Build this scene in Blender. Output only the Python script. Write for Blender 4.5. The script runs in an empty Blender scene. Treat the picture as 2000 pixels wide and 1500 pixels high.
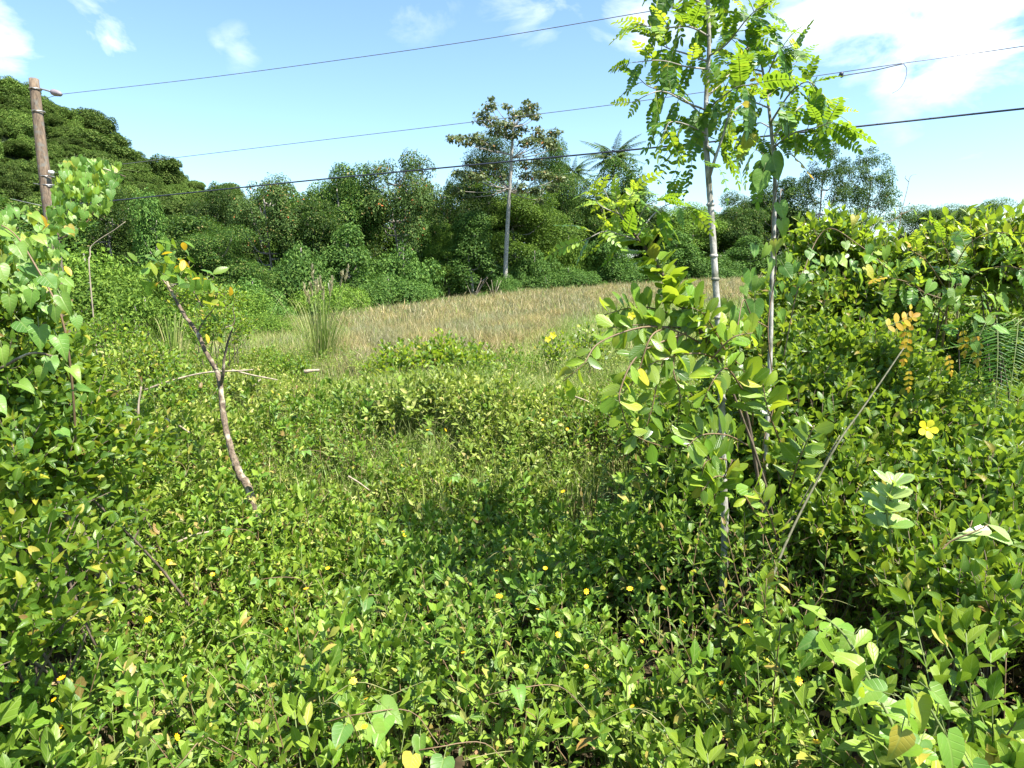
import bpy, math, random
import numpy as np
from mathutils import Vector, Matrix

S = bpy.context.scene
COL = S.collection
rng = np.random.default_rng(7)
random.seed(7)

# ------------------------------------------------------------------ camera
CAM = np.array([0.0, 0.0, 1.65])
FPX = 1303.0
PITCH = math.radians(9.6)
cd = bpy.data.cameras.new('camera')
cd.sensor_width = 36.0
cd.lens = 36.0 * FPX / 2000.0
cd.clip_end = 3000.0
cam = bpy.data.objects.new('camera', cd)
cam.location = CAM.tolist()
cam.rotation_euler = (math.radians(90) - PITCH, 0, 0)
COL.objects.link(cam)
S.camera = cam
FW = np.array([0, math.cos(PITCH), -math.sin(PITCH)])
UPV = np.array([0, math.sin(PITCH), math.cos(PITCH)])
RT = np.array([1.0, 0, 0])


def P(u, v, d):
    """world point seen at pixel (u, v) of the 2000x1500 photo, at depth d"""
    return CAM + d * (FW + (u - 1000) / FPX * RT - (v - 750) / FPX * UPV)


# ------------------------------------------------------------------ light
SUN_AZ, SUN_EL = 118.0, 61.0
w = bpy.data.worlds.new('World')
S.world = w
w.use_nodes = True
wn, wl = w.node_tree.nodes, w.node_tree.links
wn.clear()
wo = wn.new('ShaderNodeOutputWorld')
bg = wn.new('ShaderNodeBackground')
sky = wn.new('ShaderNodeTexSky')
sky.sky_type = 'NISHITA'
sky.sun_disc = False
sky.sun_elevation = math.radians(SUN_EL)
sky.sun_rotation = math.radians(SUN_AZ)
sky.air_density = 1.0
sky.dust_density = 0.6
sky.ozone_density = 1.6
bg.inputs['Strength'].default_value = 0.092
tint = wn.new('ShaderNodeMix')
tint.data_type = 'RGBA'
tint.blend_type = 'MULTIPLY'
tint.inputs[0].default_value = 1.0
wl.new(sky.outputs[0], tint.inputs[6])
tint.inputs[7].default_value = (0.88, 1.0, 1.04, 1)
tc = wn.new('ShaderNodeTexCoord')


def wmath(op, a, b=None, clamp=False):
    n = wn.new('ShaderNodeMath')
    n.operation = op
    n.use_clamp = clamp
    for i, q in enumerate((a, b)):
        if q is None:
            continue
        if isinstance(q, (int, float)):
            n.inputs[i].default_value = q
        else:
            wl.new(q, n.inputs[i])
    return n.outputs[0]


mp = wn.new('ShaderNodeMapping')
mp.inputs['Scale'].default_value = (1.0, 1.0, 2.0)
wl.new(tc.outputs['Generated'], mp.inputs[0])
nz = wn.new('ShaderNodeTexNoise')
nz.inputs['Scale'].default_value = 7.0
nz.inputs['Detail'].default_value = 9.0
nz.inputs['Roughness'].default_value = 0.58
nz.inputs['Distortion'].default_value = 0.35
wl.new(mp.outputs[0], nz.inputs['Vector'])
cl = None
for (u, v, rad, amt) in [(0, 62, 0.055, .9), (218, 78, 0.050, .9), (180, 20, 0.055, .62), (470, 95, 0.034, .42), (425, 88, 0.02, .38),
                         (1890, 0, 0.14, 1.1), (1700, -30, 0.13, 1.0), (1560, 70, 0.08, .5), (1330, -80, 0.17, .75),
                         (1050, -60, .10, .6), (800, -40, .08, .5), (2250, -260, .34, .7)]:
    d = P(u, v, 1.0) - CAM
    d /= np.linalg.norm(d)
    dt = wn.new('ShaderNodeVectorMath')
    dt.operation = 'DISTANCE'
    dt.inputs[1].default_value = d.tolist()
    wl.new(tc.outputs['Generated'], dt.inputs[0])
    m = wmath('DIVIDE', dt.outputs['Value'], rad)
    m = wmath('SUBTRACT', 1.0, m, True)
    m = wmath('POWER', m, 0.6)
    m = wmath('MULTIPLY', m, amt)
    cl = m if cl is None else wmath('MAXIMUM', cl, m)
a = wmath('ADD', wmath('MULTIPLY', nz.outputs[0], 2.6), -1.75)
a = wmath('ADD', a, cl)
a = wmath('MULTIPLY', a, cl)
a = wmath('MULTIPLY', a, 1.9, True)
cm = wn.new('ShaderNodeMix')
cm.data_type = 'RGBA'
wl.new(a, cm.inputs[0])
wl.new(tint.outputs[2], cm.inputs[6])
cm.inputs[7].default_value = (8.0, 8.1, 8.2, 1)
wl.new(cm.outputs[2], bg.inputs[0])
wl.new(bg.outputs[0], wo.inputs[0])

sd = bpy.data.lights.new('sun', 'SUN')
sd.energy = 5.0
sd.angle = math.radians(0.5)
sd.color = (1.0, 0.95, 0.86)
sun = bpy.data.objects.new('sun', sd)
az, el = math.radians(SUN_AZ), math.radians(SUN_EL)
SUND = np.array([math.sin(az) * math.cos(el), math.cos(az) * math.cos(el), math.sin(el)])
sun.rotation_euler = Vector(SUND.tolist()).to_track_quat('Z', 'Y').to_euler()
COL.objects.link(sun)
S.view_settings.view_transform = 'Standard'
S.view_settings.look = 'None'
S.view_settings.gamma = 1
S.view_settings.exposure = 1.58
S.view_settings.use_curve_mapping = False
S.cycles.max_bounces = 7
S.cycles.diffuse_bounces = 3
S.cycles.glossy_bounces = 2
S.cycles.transmission_bounces = 4
S.cycles.transparent_max_bounces = 4
S.cycles.caustics_reflective = False
S.cycles.caustics_refractive = False


# ------------------------------------------------------------------ tools
def tag(o, label=None, cat=None, group=None, kind=None):
    for k, q in (('label', label), ('category', cat), ('group', group), ('kind', kind)):
        if q:
            o[k] = q
    return o


def empty(name, loc, label, cat, group=None):
    o = bpy.data.objects.new(name, None)
    o.empty_display_size = 0.1
    o.location = [float(q) for q in loc]
    COL.objects.link(o)
    return tag(o, label, cat, group)


def link(name, me, parent=None, kind=None):
    o = bpy.data.objects.new(name, me)
    COL.objects.link(o)
    if parent is not None:
        o.parent = parent
    if kind:
        o['kind'] = kind
    return o


def unit(a):
    a = np.asarray(a, float)
    return a / np.maximum(np.linalg.norm(a, axis=-1, keepdims=True), 1e-9)


def vnoise(x, y, seed=0):
    """smooth 2-D value noise in 0..1"""
    x = np.asarray(x, float)
    y = np.asarray(y, float)
    xi, yi = np.floor(x), np.floor(y)
    fx, fy = x - xi, y - yi
    fx = fx * fx * (3 - 2 * fx)
    fy = fy * fy * (3 - 2 * fy)

    def h(i, j):
        q = np.sin(i * 127.1 + j * 311.7 + seed * 74.7) * 43758.5453
        return q - np.floor(q)
    return (h(xi, yi) * (1 - fx) + h(xi + 1, yi) * fx) * (1 - fy) + (h(xi, yi + 1) * (1 - fx) + h(xi + 1, yi + 1) * fx) * fy


def sstep(a, b, x):
    t = np.clip((np.asarray(x, float) - a) / (b - a), 0, 1)
    return t * t * (3 - 2 * t)


def gz(x, y):
    """height of the ground"""
    x = np.asarray(x, float)
    y = np.asarray(y, float)
    f = np.where(x < 0, 3.6 * np.tanh(0.105 * x / 3.6), 2.6 * np.tanh(0.046 * x / 2.6))
    z = sstep(5, 40, y) * f
    return z + 0.10 * (vnoise(x * .25, y * .25, 3) - .5) + .05 * (vnoise(x * .8, y * .8, 5) - .5)


def canopy(x, y):
    """height of the top of the leafy ground cover above the ground"""
    x = np.asarray(x, float)
    y = np.asarray(y, float)
    h = 0.12 + 0.50 * vnoise(x * .75 + 3.3, y * .75, 11) ** 1.3 + 0.18 * vnoise(x * 2.1, y * 2.1, 12)
    h = h * (1 - 0.45 * sstep(7, 13, y))
    # higher thicket to the right, towards the bushes
    h = h + 0.34 * sstep(.2, .95, x) * sstep(1.6, 2.3, y) * (1 - sstep(3.6, 6, y))
    h = h + 0.20 * sstep(-1.2, -2.4, x) * sstep(1.6, 2.6, y) * (1 - sstep(5, 8, y))
    return h


def hit(u, v, up=0.0):
    """point where the view ray through a photo pixel meets the top of the ground cover"""
    d = FW + (u - 1000) / FPX * RT - (v - 750) / FPX * UPV
    t = np.arange(0.9, 60, 0.01)
    q = CAM + t[:, None] * d
    z = gz(q[:, 0], q[:, 1]) + canopy(q[:, 0], q[:, 1]) + up
    k = np.argmax(q[:, 2] < z)
    return q[k]


class Geo:
    """polygon soup: base shape that is repeated by transforms"""

    def __init__(s, V, faces, uv=None):
        s.V = np.array(V, float)
        s.loops = np.array([i for f in faces for i in f], np.int64)
        s.tot = np.array([len(f) for f in faces], np.int64)
        s.uv = np.array(uv, float) if uv is not None else np.zeros((len(V), 2))


def repeat(geo, pos, R, sc):
    """N copies of geo; R: N x 3 x 3 with columns x, y, z axes; sc: N or N x 3"""
    n = len(pos)
    sc = np.asarray(sc, float)
    if sc.ndim == 1:
        sc = sc[:, None]
    VV = geo.V[None] * sc[:, None, :]
    VV = np.einsum('nij,nkj->nki', R, VV) + np.asarray(pos)[:, None, :]
    g = Geo.__new__(Geo)
    g.V = VV.reshape(-1, 3)
    g.loops = (geo.loops[None] + np.arange(n)[:, None] * len(geo.V)).ravel()
    g.tot = np.tile(geo.tot, n)
    g.uv = np.tile(geo.uv, (n, 1))
    return g


def merge(*gs):
    gs = [q for q in gs if q is not None and len(q.V)]
    g = Geo.__new__(Geo)
    off = np.cumsum([0] + [len(q.V) for q in gs[:-1]])
    g.V = np.concatenate([q.V for q in gs])
    g.loops = np.concatenate([q.loops + o for q, o in zip(gs, off)])
    g.tot = np.concatenate([q.tot for q in gs])
    g.uv = np.concatenate([q.uv for q in gs])
    return g


def to_mesh(name, g, mats, smooth=True, mat_index=None):
    me = bpy.data.meshes.new(name)
    me.vertices.add(len(g.V))
    me.vertices.foreach_set('co', g.V.astype(np.float32).ravel())
    me.loops.add(len(g.loops))
    me.loops.foreach_set('vertex_index', g.loops.astype(np.int32))
    me.polygons.add(len(g.tot))
    st = np.concatenate([[0], np.cumsum(g.tot)[:-1]]).astype(np.int32)
    me.polygons.foreach_set('loop_start', st)
    me.polygons.foreach_set('use_smooth', np.full(len(g.tot), smooth))
    if mat_index is not None:
        me.polygons.foreach_set('material_index', mat_index.astype(np.int32))
    uvl = me.uv_layers.new(name='UVMap')
    uvl.data.foreach_set('uv', g.uv[g.loops].astype(np.float32).ravel())
    for m in (mats if isinstance(mats, (list, tuple)) else [mats]):
        me.materials.append(m)
    me.update(calc_edges=True)
    return me


def frames(d, n):
    """rotation matrices with y along d and z near n"""
    y = unit(d)
    x = np.cross(y, n)
    bad = np.linalg.norm(x, axis=-1) < 1e-4
    x[bad] = np.cross(y[bad], np.array([0.3, 0.5, 0.81]))
    x = unit(x)
    z = np.cross(x, y)
    return np.stack([x, y, z], axis=-1)


def rdir(n, r=None):
    r = r or rng
    return unit(r.normal(size=(n, 3)))


def spline(pts, n=6):
    p = np.array(pts, float)
    if len(p) < 3:
        t = np.linspace(0, 1, n + 1)[:, None]
        return p[0] * (1 - t) + p[-1] * t
    q = np.concatenate([[2 * p[0] - p[1]], p, [2 * p[-1] - p[-2]]])
    out = []
    for i in range(1, len(q) - 2):
        for t in np.arange(n) / n:
            out.append(0.5 * ((2 * q[i]) + (q[i + 1] - q[i - 1]) * t + (2 * q[i - 1] - 5 * q[i] + 4 * q[i + 1] - q[i + 2]) * t * t + (3 * q[i] - q[i - 1] - 3 * q[i + 1] + q[i + 2]) * t ** 3))
    out.append(q[-2])
    return np.array(out)


def tube(pts, r0, r1, sides=7, n=6, bump=0.0, radii=None):
    c = spline(pts, n)
    m = len(c)
    rad = np.interp(np.linspace(0, 1, m), np.linspace(0, 1, len(radii)), radii) if radii is not None else np.linspace(r0, r1, m)
    T = unit(np.gradient(c, axis=0))
    ref = np.array([0.9, 0.1, 0.05]) if abs(T[:, 0]).mean() < .8 else np.array([0, 0, 1.0])
    A = unit(np.cross(T, ref))
    B = np.cross(T, A)
    ph = np.linspace(0, 2 * math.pi, sides, endpoint=False)
    jit = 1 + bump * rng.uniform(-1, 1, (m, sides))
    V = c[:, None] + (A[:, None] * np.cos(ph)[None, :, None] + B[:, None] * np.sin(ph)[None, :, None]) * (rad[:, None] * jit)[:, :, None]
    V = V.reshape(-1, 3)
    F = []
    for i in range(m - 1):
        for j in range(sides):
            k = (j + 1) % sides
            F.append((i * sides + j, i * sides + k, (i + 1) * sides + k, (i + 1) * sides + j))
    F.append(tuple(range(sides))[::-1])
    F.append(tuple((m - 1) * sides + j for j in range(sides)))
    uv = np.stack([np.tile(np.arange(sides) / sides, m), np.repeat(np.linspace(0, 1, m), sides)], 1)
    return Geo(V, F, uv)


# ------------------------------------------------------------------ materials
def ramp(nt, fac, cols, interp='LINEAR'):
    r = nt.nodes.new('ShaderNodeValToRGB')
    r.color_ramp.interpolation = interp
    e = r.color_ramp.elements
    e[0].position, e[0].color = cols[0][0], (*cols[0][1], 1)
    e[1].position, e[1].color = cols[-1][0], (*cols[-1][1], 1)
    for p, c in cols[1:-1]:
        q = e.new(p)
        q.color = (*c, 1)
    nt.links.new(fac, r.inputs[0])
    return r.outputs[0]


def M_(nt, op, a, b=None, clamp=False):
    n = nt.nodes.new('ShaderNodeMath')
    n.operation = op
    n.use_clamp = clamp
    for i, q in enumerate((a, b)):
        if q is None:
            continue
        if isinstance(q, (int, float)):
            n.inputs[i].default_value = q
        else:
            nt.links.new(q, n.inputs[i])
    return n.outputs[0]


def mixc(nt, fac, a, b, mode='MIX'):
    n = nt.nodes.new('ShaderNodeMix')
    n.data_type = 'RGBA'
    n.blend_type = mode
    for i, q in ((0, fac), (6, a), (7, b)):
        if isinstance(q, tuple):
            n.inputs[i].default_value = (*q, 1)
        elif isinstance(q, (int, float)):
            n.inputs[i].default_value = q
        else:
            nt.links.new(q, n.inputs[i])
    return n.outputs[2]


def leaf_mat(name, cols, trans=(0.30, 0.45, 0.03), tf=0.38, rough=0.42, vein=0.0, patch=0.0, objvar=0.25, spec=0.5, veinn=9.0):
    m = bpy.data.materials.new(name)
    m.use_nodes = True
    nt = m.node_tree
    nt.nodes.clear()
    out = nt.nodes.new('ShaderNodeOutputMaterial')
    geo = nt.nodes.new('ShaderNodeNewGeometry')
    oi = nt.nodes.new('ShaderNodeObjectInfo')
    f = M_(nt, 'FRACT', M_(nt, 'ADD', geo.outputs['Random Per Island'], oi.outputs['Random']))
    c = ramp(nt, f, cols)
    # slight value shift from one plant to the next
    k = M_(nt, 'ADD', M_(nt, 'MULTIPLY', oi.outputs['Random'], objvar), 1 - objvar * .5)
    cc = nt.nodes.new('ShaderNodeCombineXYZ')
    nt.links.new(k, cc.inputs[0])
    nt.links.new(k, cc.inputs[1])
    nt.links.new(k, cc.inputs[2])
    c = mixc(nt, 1.0, c, cc.outputs[0], 'MULTIPLY')
    if patch > 0:
        nz = nt.nodes.new('ShaderNodeTexNoise')
        nz.inputs['Scale'].default_value = 0.9
        nz.inputs['Detail'].default_value = 3
        nt.links.new(geo.outputs['Position'], nz.inputs['Vector'])
        pc = ramp(nt, nz.outputs[0], [(0.35, (0.72, .88, 1.0)), (0.65, (1.22, 1.10, 0.9))])
        c = mixc(nt, patch, c, mixc(nt, 1.0, c, pc, 'MULTIPLY'))
    # blemishes
    n2 = nt.nodes.new('ShaderNodeTexNoise')
    n2.inputs['Scale'].default_value = 55.0
    n2.inputs['Detail'].default_value = 2
    nt.links.new(geo.outputs['Position'], n2.inputs['Vector'])
    bl = M_(nt, 'MULTIPLY', M_(nt, 'SUBTRACT', n2.outputs[0], 0.55), 2.2, True)
    c = mixc(nt, M_(nt, 'MULTIPLY', bl, 0.5), c, mixc(nt, 1.0, c, (1.5, 1.25, .9), 'MULTIPLY'))
    bump = None
    if vein > 0:
        uv = nt.nodes.new('ShaderNodeUVMap')
        sp = nt.nodes.new('ShaderNodeSeparateXYZ')
        nt.links.new(uv.outputs[0], sp.inputs[0])
        ax = M_(nt, 'ABSOLUTE', M_(nt, 'SUBTRACT', sp.outputs[0], 0.5))
        mid = M_(nt, 'SUBTRACT', 1.0, M_(nt, 'MULTIPLY', ax, 22.0), True)
        ph = M_(nt, 'SUBTRACT', M_(nt, 'MULTIPLY', sp.outputs[1], veinn * 6.283), M_(nt, 'MULTIPLY', ax, veinn * 6.283 * .75))
        lat = M_(nt, 'SUBTRACT', M_(nt, 'SINE', ph), 0.80)
        lat = M_(nt, 'MULTIPLY', lat, 4.0, True)
        vv = M_(nt, 'MAXIMUM', mid, M_(nt, 'MULTIPLY', lat, 0.55))
        c = mixc(nt, M_(nt, 'MULTIPLY', vv, vein), c, mixc(nt, 0.75, c, (0.34, 0.42, 0.13)))
        bp = nt.nodes.new('ShaderNodeBump')
        bp.inputs['Strength'].default_value = 0.35
        bp.inputs['Distance'].default_value = 0.003
        bp.invert = True
        nt.links.new(vv, bp.inputs['Height'])
        bump = bp.outputs[0]
    p = nt.nodes.new('ShaderNodeBsdfPrincipled')
    nt.links.new(c, p.inputs['Base Color'])
    p.inputs['Roughness'].default_value = rough
    p.inputs['Specular IOR Level'].default_value = spec
    tr = nt.nodes.new('ShaderNodeBsdfTranslucent')
    tcx = mixc(nt, 1.0, mixc(nt, 0.72, c, trans), (1.0, 1.0, 1.0), 'MULTIPLY')
    nt.links.new(tcx, tr.inputs['Color'])
    if bump is not None:
        nt.links.new(bump, p.inputs['Normal'])
    mx = nt.nodes.new('ShaderNodeMixShader')
    mx.inputs[0].default_value = tf
    nt.links.new(p.outputs[0], mx.inputs[1])
    nt.links.new(tr.outputs[0], mx.inputs[2])
    nt.links.new(mx.outputs[0], out.inputs[0])
    return m


def bark_mat(name, c1, c2, scale=30.0, rough=0.9, stretch=6.0, bump=0.6, c3=None):
    m = bpy.data.materials.new(name)
    m.use_nodes = True
    nt = m.node_tree
    p = nt.nodes['Principled BSDF']
    co = nt.nodes.new('ShaderNodeTexCoord')
    mp = nt.nodes.new('ShaderNodeMapping')
    mp.inputs['Scale'].default_value = (stretch, stretch, 1)
    nt.links.new(co.outputs['Object'], mp.inputs[0])
    nz = nt.nodes.new('ShaderNodeTexNoise')
    nz.inputs['Scale'].default_value = scale / stretch
    nz.inputs['Detail'].default_value = 6
    nz.inputs['Roughness'].default_value = 0.65
    nt.links.new(mp.outputs[0], nz.inputs['Vector'])
    c = ramp(nt, nz.outputs[0], [(0.35, c1), (0.65, c2)])
    if c3:
        n3 = nt.nodes.new('ShaderNodeTexNoise')
        n3.inputs['Scale'].default_value = scale * .25
        n3.inputs['Detail'].default_value = 4
        nt.links.new(co.outputs['Object'], n3.inputs['Vector'])
        c = mixc(nt, M_(nt, 'MULTIPLY', M_(nt, 'SUBTRACT', n3.outputs[0], .52), 8.0, True), c, c3)
    nt.links.new(c, p.inputs['Base Color'])
    p.inputs['Roughness'].default_value = rough
    bp = nt.nodes.new('ShaderNodeBump')
    bp.inputs['Strength'].default_value = bump
    bp.inputs['Distance'].default_value = 0.01
    nt.links.new(nz.outputs[0], bp.inputs['Height'])
    nt.links.new(bp.outputs[0], p.inputs['Normal'])
    return m


def plain_mat(name, c, rough=0.6, metal=0.0):
    m = bpy.data.materials.new(name)
    m.use_nodes = True
    nt = m.node_tree
    p = nt.nodes['Principled BSDF']
    nz = nt.nodes.new('ShaderNodeTexNoise')
    nz.inputs['Scale'].default_value = 40
    nz.inputs['Detail'].default_value = 3
    cc = ramp(nt, nz.outputs[0], [(0.3, tuple(q * .8 for q in c)), (0.7, tuple(min(1, q * 1.15) for q in c))])
    nt.links.new(cc, p.inputs['Base Color'])
    p.inputs['Roughness'].default_value = rough
    p.inputs['Metallic'].default_value = metal
    return m


G1, G2, G3 = (0.045, 0.11, 0.012), (0.105, 0.20, 0.018), (0.18, 0.275, 0.03)
YEL, BRN, ORG = (0.55, 0.42, 0.02), (0.20, 0.11, 0.045), (0.60, 0.20, 0.02)
m_cover = leaf_mat('cover_leaf', [(0, G1), (.3, G2), (.72, G3), (.93, (.20, .30, .045)), (.965, (.34, .30, .07)), (1, BRN)], (0.30, 0.48, 0.03), .27, .42, .6, .8, .5, .30, 4.0)
m_cover_pale = leaf_mat('pale_cover_leaf', [(0, (.10, .16, .02)), (.4, (.20, .27, .035)), (.85, (.30, .36, .07)), (.95, (.42, .40, .14)), (1, BRN)], (0.36, 0.48, 0.05), .30, .45, .5, .5, .4, .3, 4.0)
m_small = leaf_mat('shrub_leaf', [(0, (.05, .12, .014)), (.5, (.115, .21, .02)), (.9, (.21, .30, .03)), (.97, (.42, .38, .04)), (1, BRN)], (0.36, 0.52, 0.03), .38, .38, .5, .6, .4, .34, 6.0)
m_big = leaf_mat('broad_leaf', [(0, (.06, .13, .018)), (.5, (.13, .225, .022)), (.9, (.24, .33, .03)), (.97, (.45, .42, .03)), (1, (.30, .22, .05))], (0.40, 0.56, 0.025), .42, .30, .55, 0, .3, .5, 7.0)
m_heart = leaf_mat('heart_leaf', [(0, (.07, .17, .03)), (.5, (.13, .26, .04)), (.9, (.22, .35, .05)), (.97, (.42, .40, .05)), (1, (.36, .22, .04))], (0.38, 0.55, 0.03), .40, .42, .5, 0, .3, .4, 5.0)
m_pinn = leaf_mat('pinnate_leaf', [(0, (.035, .11, .02)), (.5, (.07, .185, .02)), (.9, (.13, .26, .025)), (.985, (.25, .32, .03)), (1, YEL)], (0.34, 0.52, 0.02), .40, .38, .2, 0, .45, .45, 5.0)
m_young = leaf_mat('young_leaf', [(0, (.13, .28, .025)), (.6, (.24, .38, .03)), (1, (.36, .46, .04))], (0.50, 0.62, 0.03), .45, .40, .3, 0, .2, .4, 5.0)
m_pale = leaf_mat('pale_leaf', [(0, (.20, .36, .08)), (.6, (.32, .46, .14)), (1, (.45, .55, .22))], (0.45, 0.58, 0.06), .35, .30, .6, 0, .2, .6, 7.0)
m_orange = leaf_mat('turning_leaf', [(0, (.52, .42, .02)), (.6, (.62, .38, .02)), (1, (.48, .22, .03))], (0.75, 0.52, 0.02), .45, .45, .4, 0, .2)
m_fern = leaf_mat('fern_leaf', [(0, (.03, .10, .015)), (.6, (.06, .17, .02)), (1, (.14, .25, .03))], (0.25, 0.45, 0.02), .35, .45, 0, 0, .3)
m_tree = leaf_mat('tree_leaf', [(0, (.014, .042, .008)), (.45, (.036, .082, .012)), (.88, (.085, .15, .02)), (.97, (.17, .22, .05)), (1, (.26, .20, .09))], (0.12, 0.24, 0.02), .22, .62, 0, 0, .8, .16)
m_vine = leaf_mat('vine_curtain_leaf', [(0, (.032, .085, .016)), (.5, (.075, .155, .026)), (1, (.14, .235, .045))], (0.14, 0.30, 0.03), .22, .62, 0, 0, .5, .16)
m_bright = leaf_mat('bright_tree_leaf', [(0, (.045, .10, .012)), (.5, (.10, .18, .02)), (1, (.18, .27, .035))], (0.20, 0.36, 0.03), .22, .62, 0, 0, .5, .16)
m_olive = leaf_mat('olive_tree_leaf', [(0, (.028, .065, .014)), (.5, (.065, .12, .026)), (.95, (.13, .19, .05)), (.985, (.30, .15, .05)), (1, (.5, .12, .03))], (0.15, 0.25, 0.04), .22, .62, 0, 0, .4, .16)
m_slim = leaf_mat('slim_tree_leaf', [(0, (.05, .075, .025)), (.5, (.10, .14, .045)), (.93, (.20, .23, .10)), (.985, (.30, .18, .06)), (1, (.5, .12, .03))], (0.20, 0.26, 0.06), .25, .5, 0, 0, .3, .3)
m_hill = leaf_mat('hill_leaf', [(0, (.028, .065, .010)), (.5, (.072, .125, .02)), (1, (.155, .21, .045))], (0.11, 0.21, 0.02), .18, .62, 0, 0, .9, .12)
m_grass = leaf_mat('green_grass', [(0, (.11, .19, .025)), (.45, (.20, .29, .05)), (.75, (.33, .36, .12)), (1, (.48, .42, .22))], (0.30, 0.42, 0.06), .32, .5, 0, .4, .4, .3)
m_dry = leaf_mat('dry_grass', [(0, (.16, .17, .055)), (.3, (.25, .22, .10)), (.62, (.35, .295, .16)), (.82, (.46, .395, .25)), (.88, (.20, .26, .07)), (1, (.16, .22, .05))], (0.42, 0.36, 0.15), .30, .65, 0, .9, .4, .15)
m_seed = leaf_mat('seed_head', [(0, (.26, .25, .12)), (1, (.50, .46, .28))], (0.5, 0.42, 0.2), .3, .7, 0)
m_petal = leaf_mat('yellow_petal', [(0, (.85, .42, .01)), (.5, (.90, .55, .01)), (1, (.92, .65, .02))], (0.9, 0.6, 0.02), .3, .5, 0)
m_petal2 = leaf_mat('lemon_petal', [(0, (.88, .75, .02)), (1, (.92, .85, .05))], (0.95, 0.85, 0.05), .4, .5, 0)
m_core = plain_mat('flower_centre', (.50, .22, .01), .8)
m_stem = plain_mat('green_stem', (.13, .17, .045), .6)
m_rstem = plain_mat('reddish_stem', (.17, .11, .055), .6)
m_bark_pale = bark_mat('pale_sapling_bark', (.21, .20, .17), (.42, .40, .36), 55, .75, 2.5, .5, (.13, .13, .09))
m_bark_grey = bark_mat('grey_bark', (.20, .18, .15), (.36, .33, .28), 25, .9, 5, .6)
m_bark_dark = bark_mat('dark_bark', (.06, .045, .03), (.16, .12, .085), 25, .95, 5, .7)
m_bark_flaky = bark_mat('flaky_bark', (.07, .05, .035), (.22, .165, .11), 60, .95, 3, 1.2, (.46, .40, .29))
m_dead = bark_mat('dead_wood', (.20, .16, .11), (.42, .35, .26), 40, .9, 6, .4)
m_pole = bark_mat('weathered_pole_wood', (.06, .042, .028), (.20, .145, .095), 30, .95, 14, .9, (.13, .12, .10))
m_wire = plain_mat('wire_dark', (.035, .04, .06), .5, .2)
m_wire2 = plain_mat('wire_grey', (.16, .16, .19), .5, .3)
m_ceramic = plain_mat('glazed_insulator', (.62, .60, .56), .25)
m_metal = plain_mat('galvanised_metal', (.35, .35, .34), .5, .7)


# ------------------------------------------------------------------ leaf shapes (y along, z up, base at the origin, length 1)
def blade(ts, ws, width, fold=0.12, droop=0.15, notch=None):
    """leaf with a raised fold: three vertices per station, one at the tip"""
    V, uv, F = [], [], []
    for i, (t, q) in enumerate(zip(ts, ws)):
        z = -droop * t * t
        hw = q * width * .5
        V += [(-hw, t, z + fold * hw * 2), (0, t, z), (hw, t, z + fold * hw * 2)]
        uv += [(0.5 - q * .5, t), (0.5, t), (0.5 + q * .5, t)]
    V.append((0, 1, -droop))
    uv.append((0.5, 1))
    n = len(ts)
    for i in range(n - 1):
        a = i * 3
        F += [(a, a + 1, a + 4, a + 3), (a + 1, a + 2, a + 5, a + 4)]
    a = (n - 1) * 3
    F += [(a, a + 1, n * 3), (a + 1, a + 2, n * 3)]
    return Geo(V, F, uv)


def heart(width=.9, fold=.14, droop=.22, wave=0.0):
    ys = [0, .08, .2, .36, .54, .72, .88]
    out = [(.13, -.17), (.34, -.17), (.48, -.02), (.50, .20), (.40, .46), (.24, .72), (.10, .92)]
    V, uv, F = [], [], []
    for i, (y, (x, yy)) in enumerate(zip(ys, out)):
        x *= width
        wv = wave * math.sin(i * 1.9)
        V += [(-x, yy, -droop * max(yy, 0) ** 2 + fold * x + wv), (0, y, -droop * y * y), (x, yy, -droop * max(yy, 0) ** 2 + fold * x - wv)]
        uv += [(.5 - x * .9, yy), (.5, y), (.5 + x * .9, yy)]
    V.append((0, 1.08, -droop * 1.2))
    uv.append((.5, 1))
    for i in range(6):
        k = i * 3
        F += [(k, k + 1, k + 4, k + 3), (k + 1, k + 2, k + 5, k + 4)]
    F += [(18, 19, 21), (19, 20, 21)]
    return Geo(V, F, uv)


L_cover = blade([0, .22, .45, .62, .70, .86], [.16, .42, .80, 1.0, .70, .50], .54, .18, .16)
L_cover2 = blade([0, .2, .45, .7, .88], [.2, .7, 1.0, .8, .42], .42, .14, .22)
L_oval = blade([0, .15, .4, .65, .88], [.12, .62, 1.0, .92, .5], .50, .12, .16)
L_lance = blade([0, .2, .5, .8], [.15, .75, 1.0, .55], .30, .14, .25)
L_oval2 = blade([0, .15, .4, .65, .88], [.12, .62, 1.0, .92, .5], .50, .48, .40)
L_oval3 = blade([0, .15, .4, .65, .88], [.15, .70, 1.0, .85, .4], .58, -.12, -.12)
L_obov = blade([0, .2, .45, .72, .92], [.10, .42, .82, 1.0, .6], .50, .10, .12)
L_obov2 = blade([0, .2, .45, .72, .92], [.10, .42, .82, 1.0, .6], .46, .42, .35)
L_obov3 = blade([0, .2, .45, .72, .92], [.12, .50, .88, 1.0, .55], .56, -.10, -.10)
L_leaflet = blade([0, .25, .6, .88], [.3, .9, 1.0, .55], .50, .06, .05)
L_heart = heart(.9, .16, .25, .03)
L_heart2 = heart(.78, .45, .42, -.04)
L_heart3 = heart(.95, -.10, -.05, .05)
L_kite = Geo([(0, 0, 0), (-.27, .45, .06), (0, 1, -.08), (.27, .45, .06)], [(0, 2, 1), (0, 3, 2)], [(.5, 0), (0, .5), (.5, 1), (1, .5)])
L_round = Geo([(0, 0, 0), (-.36, .35, .07), (-.25, .8, .0), (0, 1, -.08), (.25, .8, .0), (.36, .35, .07)], [(0, 3, 2, 1), (0, 5, 4, 3)], [(.5, 0), (0, .4), (.2, .8), (.5, 1), (.8, .8), (1, .4)])


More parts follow.
